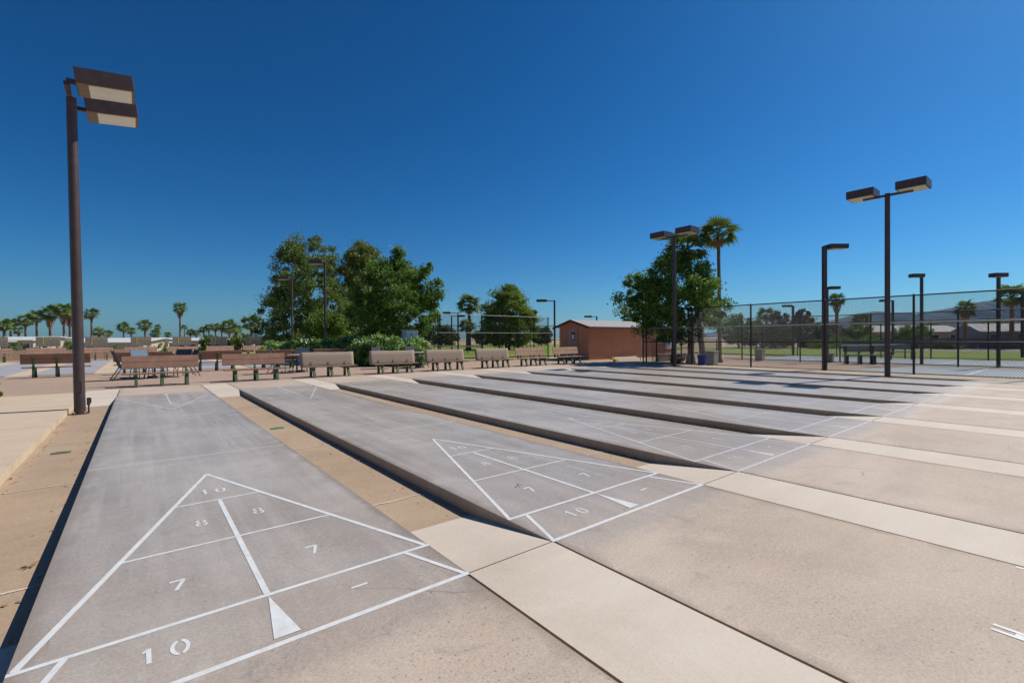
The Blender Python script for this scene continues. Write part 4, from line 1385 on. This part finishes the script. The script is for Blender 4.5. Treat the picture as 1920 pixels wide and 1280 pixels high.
# distant trees on the right and behind the lawn
def far_tree(u, depth, vtop, wpx, mat, seed, label, zb=-.1, n=90, per=90):
    q = at(u, depth)
    z0 = ground_z(q.x, q.y)
    r_ = wpx / 2 * depth / F_PX
    h = height(vtop, u, depth) - z0
    tree('distant_tree', label, (q.x, q.y, z0), [(h * .15, r_ * .6), (h * .4, r_), (h * .7, r_ * .9), (h * .9, r_ * .55), (h, r_ * .15)], n, per, r_ * .22, .07 * math.sqrt(r_ * 6), mat, r_ * .05, h * .3, seed, 'leaf', 'distant trees', .25, .3, 6)
FT = [(828, 82, 612, 66, 'leaf_far', 'round olive bush-like tree on the lawn left of the fan palm'), (905, 95, 618, 40, 'leaf_far', 'low tree behind the fence left of the yellowing tree'),
      (1015, 92, 612, 46, 'leaf_far', 'olive tree on the lawn right of the yellowing tree'), (1120, 100, 606, 40, 'leaf_far', 'tree top just over the shed roof'),
      (1385, 60, 590, 60, 'leaf_dark', 'grey-green tree behind the slim palm'), (1418, 66, 600, 46, 'leaf_far', 'low tree behind the concrete bin'),
      (1456, 62, 583, 34, 'leaf_brown', 'brownish tree with tufted top behind the middle fence'), (1470, 66, 588, 30, 'leaf_brown', 'smaller brownish tufted tree'),
      (1505, 64, 580, 40, 'leaf_brown', 'taller brownish tree beside the lamp at the lawn'), (1445, 58, 610, 80, 'leaf_far', 'wide dark thicket behind the middle fence'),
      (1510, 60, 612, 80, 'leaf_far', 'second wide dark thicket towards the mountain'), (1560, 66, 612, 60, 'leaf_far', 'thicket under the skirted palm'),
      (1612, 64, 608, 40, 'leaf_bright', 'bright shrub tree at the corner of the pale house'), (1650, 90, 610, 60, 'leaf_bright', 'light green tree behind the pale house roof'),
      (1755, 95, 606, 60, 'leaf_bright', 'light green tree behind the roof ridge'), (1870, 100, 600, 70, 'leaf_bright', 'light green tree behind the blue-grey house'),
      (395, 70, 628, 40, 'leaf_dark', 'dark round tree beyond the score boards'), (450, 66, 622, 44, 'leaf_olive', 'yellowish tree beyond the score boards'), (500, 60, 628, 40, 'leaf_far', 'low tree beside the pine'),
      (420, 62, 634, 30, 'leaf_far', 'low dark shrub tree by the far lawn')]
for i, (u, d, v, wpx, mt, lab) in enumerate(FT):
    far_tree(u, d, v, wpx, M[mt], 200 + i, lab)
for i, (u, d, rx, rz_, lab, mt) in enumerate([(33, 52, .95, 1.7, 'round green bush beyond the low wall', 'leaf_dark'), (125, 52, 1.1, 1.55, 'bright green bush beyond the low wall by the pole', 'leaf_bright'), (80, 54, 1.0, 1.2, 'spiky green shrub under a score board', 'leaf_far'),
                                             (262, 55, 1.3, 1.25, 'spreading green shrub before the tan house', 'leaf_bright'), (215, 54, .6, 1.2, 'small spiky plant before the tan house', 'leaf_dark'), (300, 56, .9, 1.4, 'dark shrub before the carport', 'leaf_dark'),
                                             (1545, 54, 1.6, 1.0, 'bright low shrub along the grey wall', 'leaf_bright'), (1575, 55, 1.5, 1.3, 'dark low shrub along the grey wall', 'leaf_dark'), (1775, 50, 1.4, .7, 'low grey-green shrub at the wall foot', 'leaf_far'), (1632, 55, 1.2, 1.5, 'dark shrub at the corner of the pale house', 'leaf_dark')]):
    q = at(u, d)
    z0 = ground_z(q.x, q.y)
    bush(lab, (q.x, q.y, z0), rx, rz_ - z0 * .8, 30, 70, .16, M[mt], 300 + i)
# clipped umbrella-shaped tree before the pale house
q = at(1711, 56)
rng = np.random.default_rng(5)
t = thing('clipped_tree', 'clipped dark flat-domed tree in front of the pale house', 'tree', (q.x, q.y, -.1))
C = clumps_profile([(1.3, 1.2), (1.7, 1.9), (2.2, 1.8), (2.6, .9)], 90, rng, (1, 1), .3, .05)
np_mesh('crown', leaf_array(C, 90, np.full(len(C), .3), .14, rng), 4, M['leaf_dark'], t)['kind'] = 'stuff'
MB().path([Vector((0, 0, 0)), Vector((.1, 0, .8)), Vector((.3, 0, 1.7))], [.13, .11, .06]).path([Vector((.1, 0, .8)), Vector((-.5, .2, 1.7))], [.09, .05]).build('trunk', M['trunk'], t)

# ------------------------------------------------------------------ houses
def house(label, u0, u1, depth, vroof, wall_m, roof_m, d=9.0, wins=4, wall_h=2.5, carport=None, slope_h=.55, group='houses beyond the courts'):
    a, b = at(u0, depth), at(u1, depth)
    z0 = min(ground_z(a.x, a.y), ground_z(b.x, b.y)) + .02
    L_ = (b - a).length
    ztop = height(vroof, (u0 + u1) / 2, depth)
    H = ztop - z0
    wh = H - slope_h
    t = thing('house', label, 'house', (a.x, a.y, z0), math.atan2(b.y - a.y, b.x - a.x), group)
    MB().box((0, 0, -.2), (L_, d, wh)).add([(0, 0, wh), (0, d, wh), (0, d / 2, H - .05), (L_, 0, wh), (L_, d, wh), (L_, d / 2, H - .05)], [(0, 2, 1), (3, 4, 5)]).build('wall', wall_m, t)
    o_ = .45
    for y0, y1 in ((-o_, d / 2), (d + o_, d / 2)):
        z_e = wh - slope_h * o_ / (d / 2)
        MB().add([(-o_, y0, z_e), (L_ + o_, y0, z_e), (L_ + o_, y1, H), (-o_, y1, H), (-o_, y0, z_e + .12), (L_ + o_, y0, z_e + .12), (L_ + o_, y1, H + .12), (-o_, y1, H + .12)],
                 [(0, 3, 2, 1), (4, 5, 6, 7), (0, 1, 5, 4), (2, 3, 7, 6), (1, 2, 6, 5), (3, 0, 4, 7)]).build('roof', roof_m, t)
    for k in range(wins):
        x = L_ * (k + .5) / wins
        w_ = MB().box((x - .65, -.05, wh - 1.55), (x + .65, -.003, wh - .45)).build('window', M['paper'], t)
        MB().box((x - .57, -.058, wh - 1.47), (x + .57, -.051, wh - .53)).build('pane', M['glass'], w_)
    if carport:
        x0, x1 = carport
        cp = MB().box((x0, -3.2, wh - .22), (x1, -.46, wh - .08)).build('carport_roof', M['white_roof'], t)
        for x in (x0 + .2, (x0 + x1) / 2, x1 - .2):
            MB().box((x - .06, -3.1, -.2), (x + .06, -2.98, wh - .225)).build('post', M['paper'], cp)
    return t
house('white-roofed cream home behind the round bush', -40, 62, 78, 632, M['white_house'], M['white_roof'], carport=(1, 7))
house('white-roofed home behind the skirted palms', 72, 150, 84, 635, M['white_house'], M['white_roof'], slope_h=.4)
house('tan-sided home with a white roof between two score boards', 152, 262, 66, 634.5, M['tan_house'], M['white_roof'], slope_h=.6, wins=3)
house('home with a carport behind the fourth score board', 285, 372, 74, 634.5, M['pink_house'], M['white_roof'], carport=(1, 5), slope_h=.4)
house('cream home partly behind the dark round tree', 362, 452, 90, 636, M['white_house'], M['white_roof'], carport=(2, 6), slope_h=.4, wins=3)
house('grey-roofed pale house behind the clipped tree', 1630, 1806, 78, 610.5, M['pink_house'], M['grey_roof'], d=7, wins=5, slope_h=1.0)
house('blue-grey house with a pale porch roof beside the leaning palm', 1838, 2040, 70, 607, M['blue_house'], M['grey_roof'], d=4.0, wins=4, slope_h=1.0, carport=(1, 11))
# grey boundary wall before the houses on the right
a, b = at(1500, 62, -.1), at(2060, 46, -.1)
wl = thing('boundary_wall', 'long grey-brown block wall along the lawn in front of the houses', 'wall', a, math.atan2(b.y - a.y, b.x - a.x))
Lw = (b - a).length
nb2 = int(Lw / 2.4)
pm = MB().box((0, 0, 0), (2.36, .18, 1.12)).mesh('panel', M['grey_block'])
cm = MB().box((-.02, -.03, 1.122), (2.38, .21, 1.19)).mesh('cap', M['grey_block'])
pl = MB().box((-.17, -.05, 0), (.13, .23, 1.25)).mesh('pillar', M['grey_block'])
for k in range(nb2):
    for nm, me in (('panel', pm), ('cap', cm)) + ((('pillar', pl),) if k % 2 == 0 else ()):
        o = link(nm, me, wl)
        o.location = (k * 2.4 + .0, 0, 0)

# ------------------------------------------------------------------ mountains
def ridge(name, pts, depth, seed, thick=2600):
    rng = np.random.default_rng(seed)
    us = np.arange(pts[0][0], pts[-1][0] + 1, 4.0)
    vv = np.interp(us, [q[0] for q in pts], [q[1] for q in pts])
    nz = np.zeros(len(us))
    for f, a in ((9, 1.6), (21, 1.0), (47, .6)):
        ph = rng.random() * 6.28
        nz += a * np.sin(us / 1000 * f * 6.28 / 3 + ph)
    vv = vv + nz * .8
    crest = []
    for u, v in zip(us, vv):
        p = CAM + ray(u, v) * depth
        crest.append(p)
    m = MB()
    rows = 12
    fwd = Vector((FW.x, FW.y, 0)).normalized()
    n = len(us)
    for j in range(-rows, rows + 1):
        s = abs(j) / rows
        for i, c in enumerate(crest):
            k = (1 - s) ** 1.25
            sp = .18 * math.sin(i * .55 + 2.2 * math.sin(i * .13 + seed)) * math.sin(math.pi * s) + .10 * math.sin(i * 1.7 + j * .9) * math.sin(math.pi * s)
            z = max(-60, (c.z + 40) * (k + sp * (1 - s)) - 40)
            p = c + fwd * (thick * j / rows)
            m.v.append((p.x, p.y, min(z, c.z) if j else c.z))
    for j in range(2 * rows):
        for i in range(n - 1):
            m.f.append((j * n + i, j * n + i + 1, (j + 1) * n + i + 1, (j + 1) * n + i))
            m.m.append(0)
    return struct(m.build(name, M['rock'], smooth=False))
t = NT('mountain_rock')
c = t.mix(t.ramp(t.noise(.004, 6, .6), .35, .65), (0.055, 0.058, 0.080), (0.08, 0.080, 0.098))
c = t.mix(t.ramp(t.noise(.02, 5, .6), .45, .7, 0, .6), c, (0.05, 0.05, 0.042))
t.col(c).set(rough=.95, spec=.1)
M['rock'] = t.mat
ridge('mountain', [(1380, 633), (1470, 618), (1530, 606), (1575, 598), (1610, 588), (1640, 584), (1680, 586), (1715, 590), (1760, 600), (1820, 610), (1900, 625), (1960, 632)], 8200, 3)
ridge('mountain', [(1640, 632), (1700, 604), (1740, 588), (1780, 577), (1815, 570), (1840, 565), (1870, 562), (1920, 558), (1990, 552), (2080, 566), (2200, 590), (2330, 632)], 6800, 4)
ridge('mountain', [(1250, 632), (1330, 624), (1420, 619), (1520, 615), (1620, 616), (1700, 620), (1800, 632)], 10500, 6)

# ------------------------------------------------------------------ haze
hz = NT('haze_air')
hz.t.nodes.remove(hz.b)
pv = hz.n('ShaderNodeVolumePrincipled')
pv.inputs['Color'].default_value = (0.50, 0.74, 1.0, 1)
pv.inputs['Density'].default_value = 0.000027
pv.inputs['Anisotropy'].default_value = 0.2
hz.l(pv.outputs[0], hz.t.nodes['Material Output'].inputs['Volume'])
ho = MB().box((-15500, -3500, -70), (15500, 15200, 780)).build('haze', hz.mat)
ho['kind'] = 'stuff'
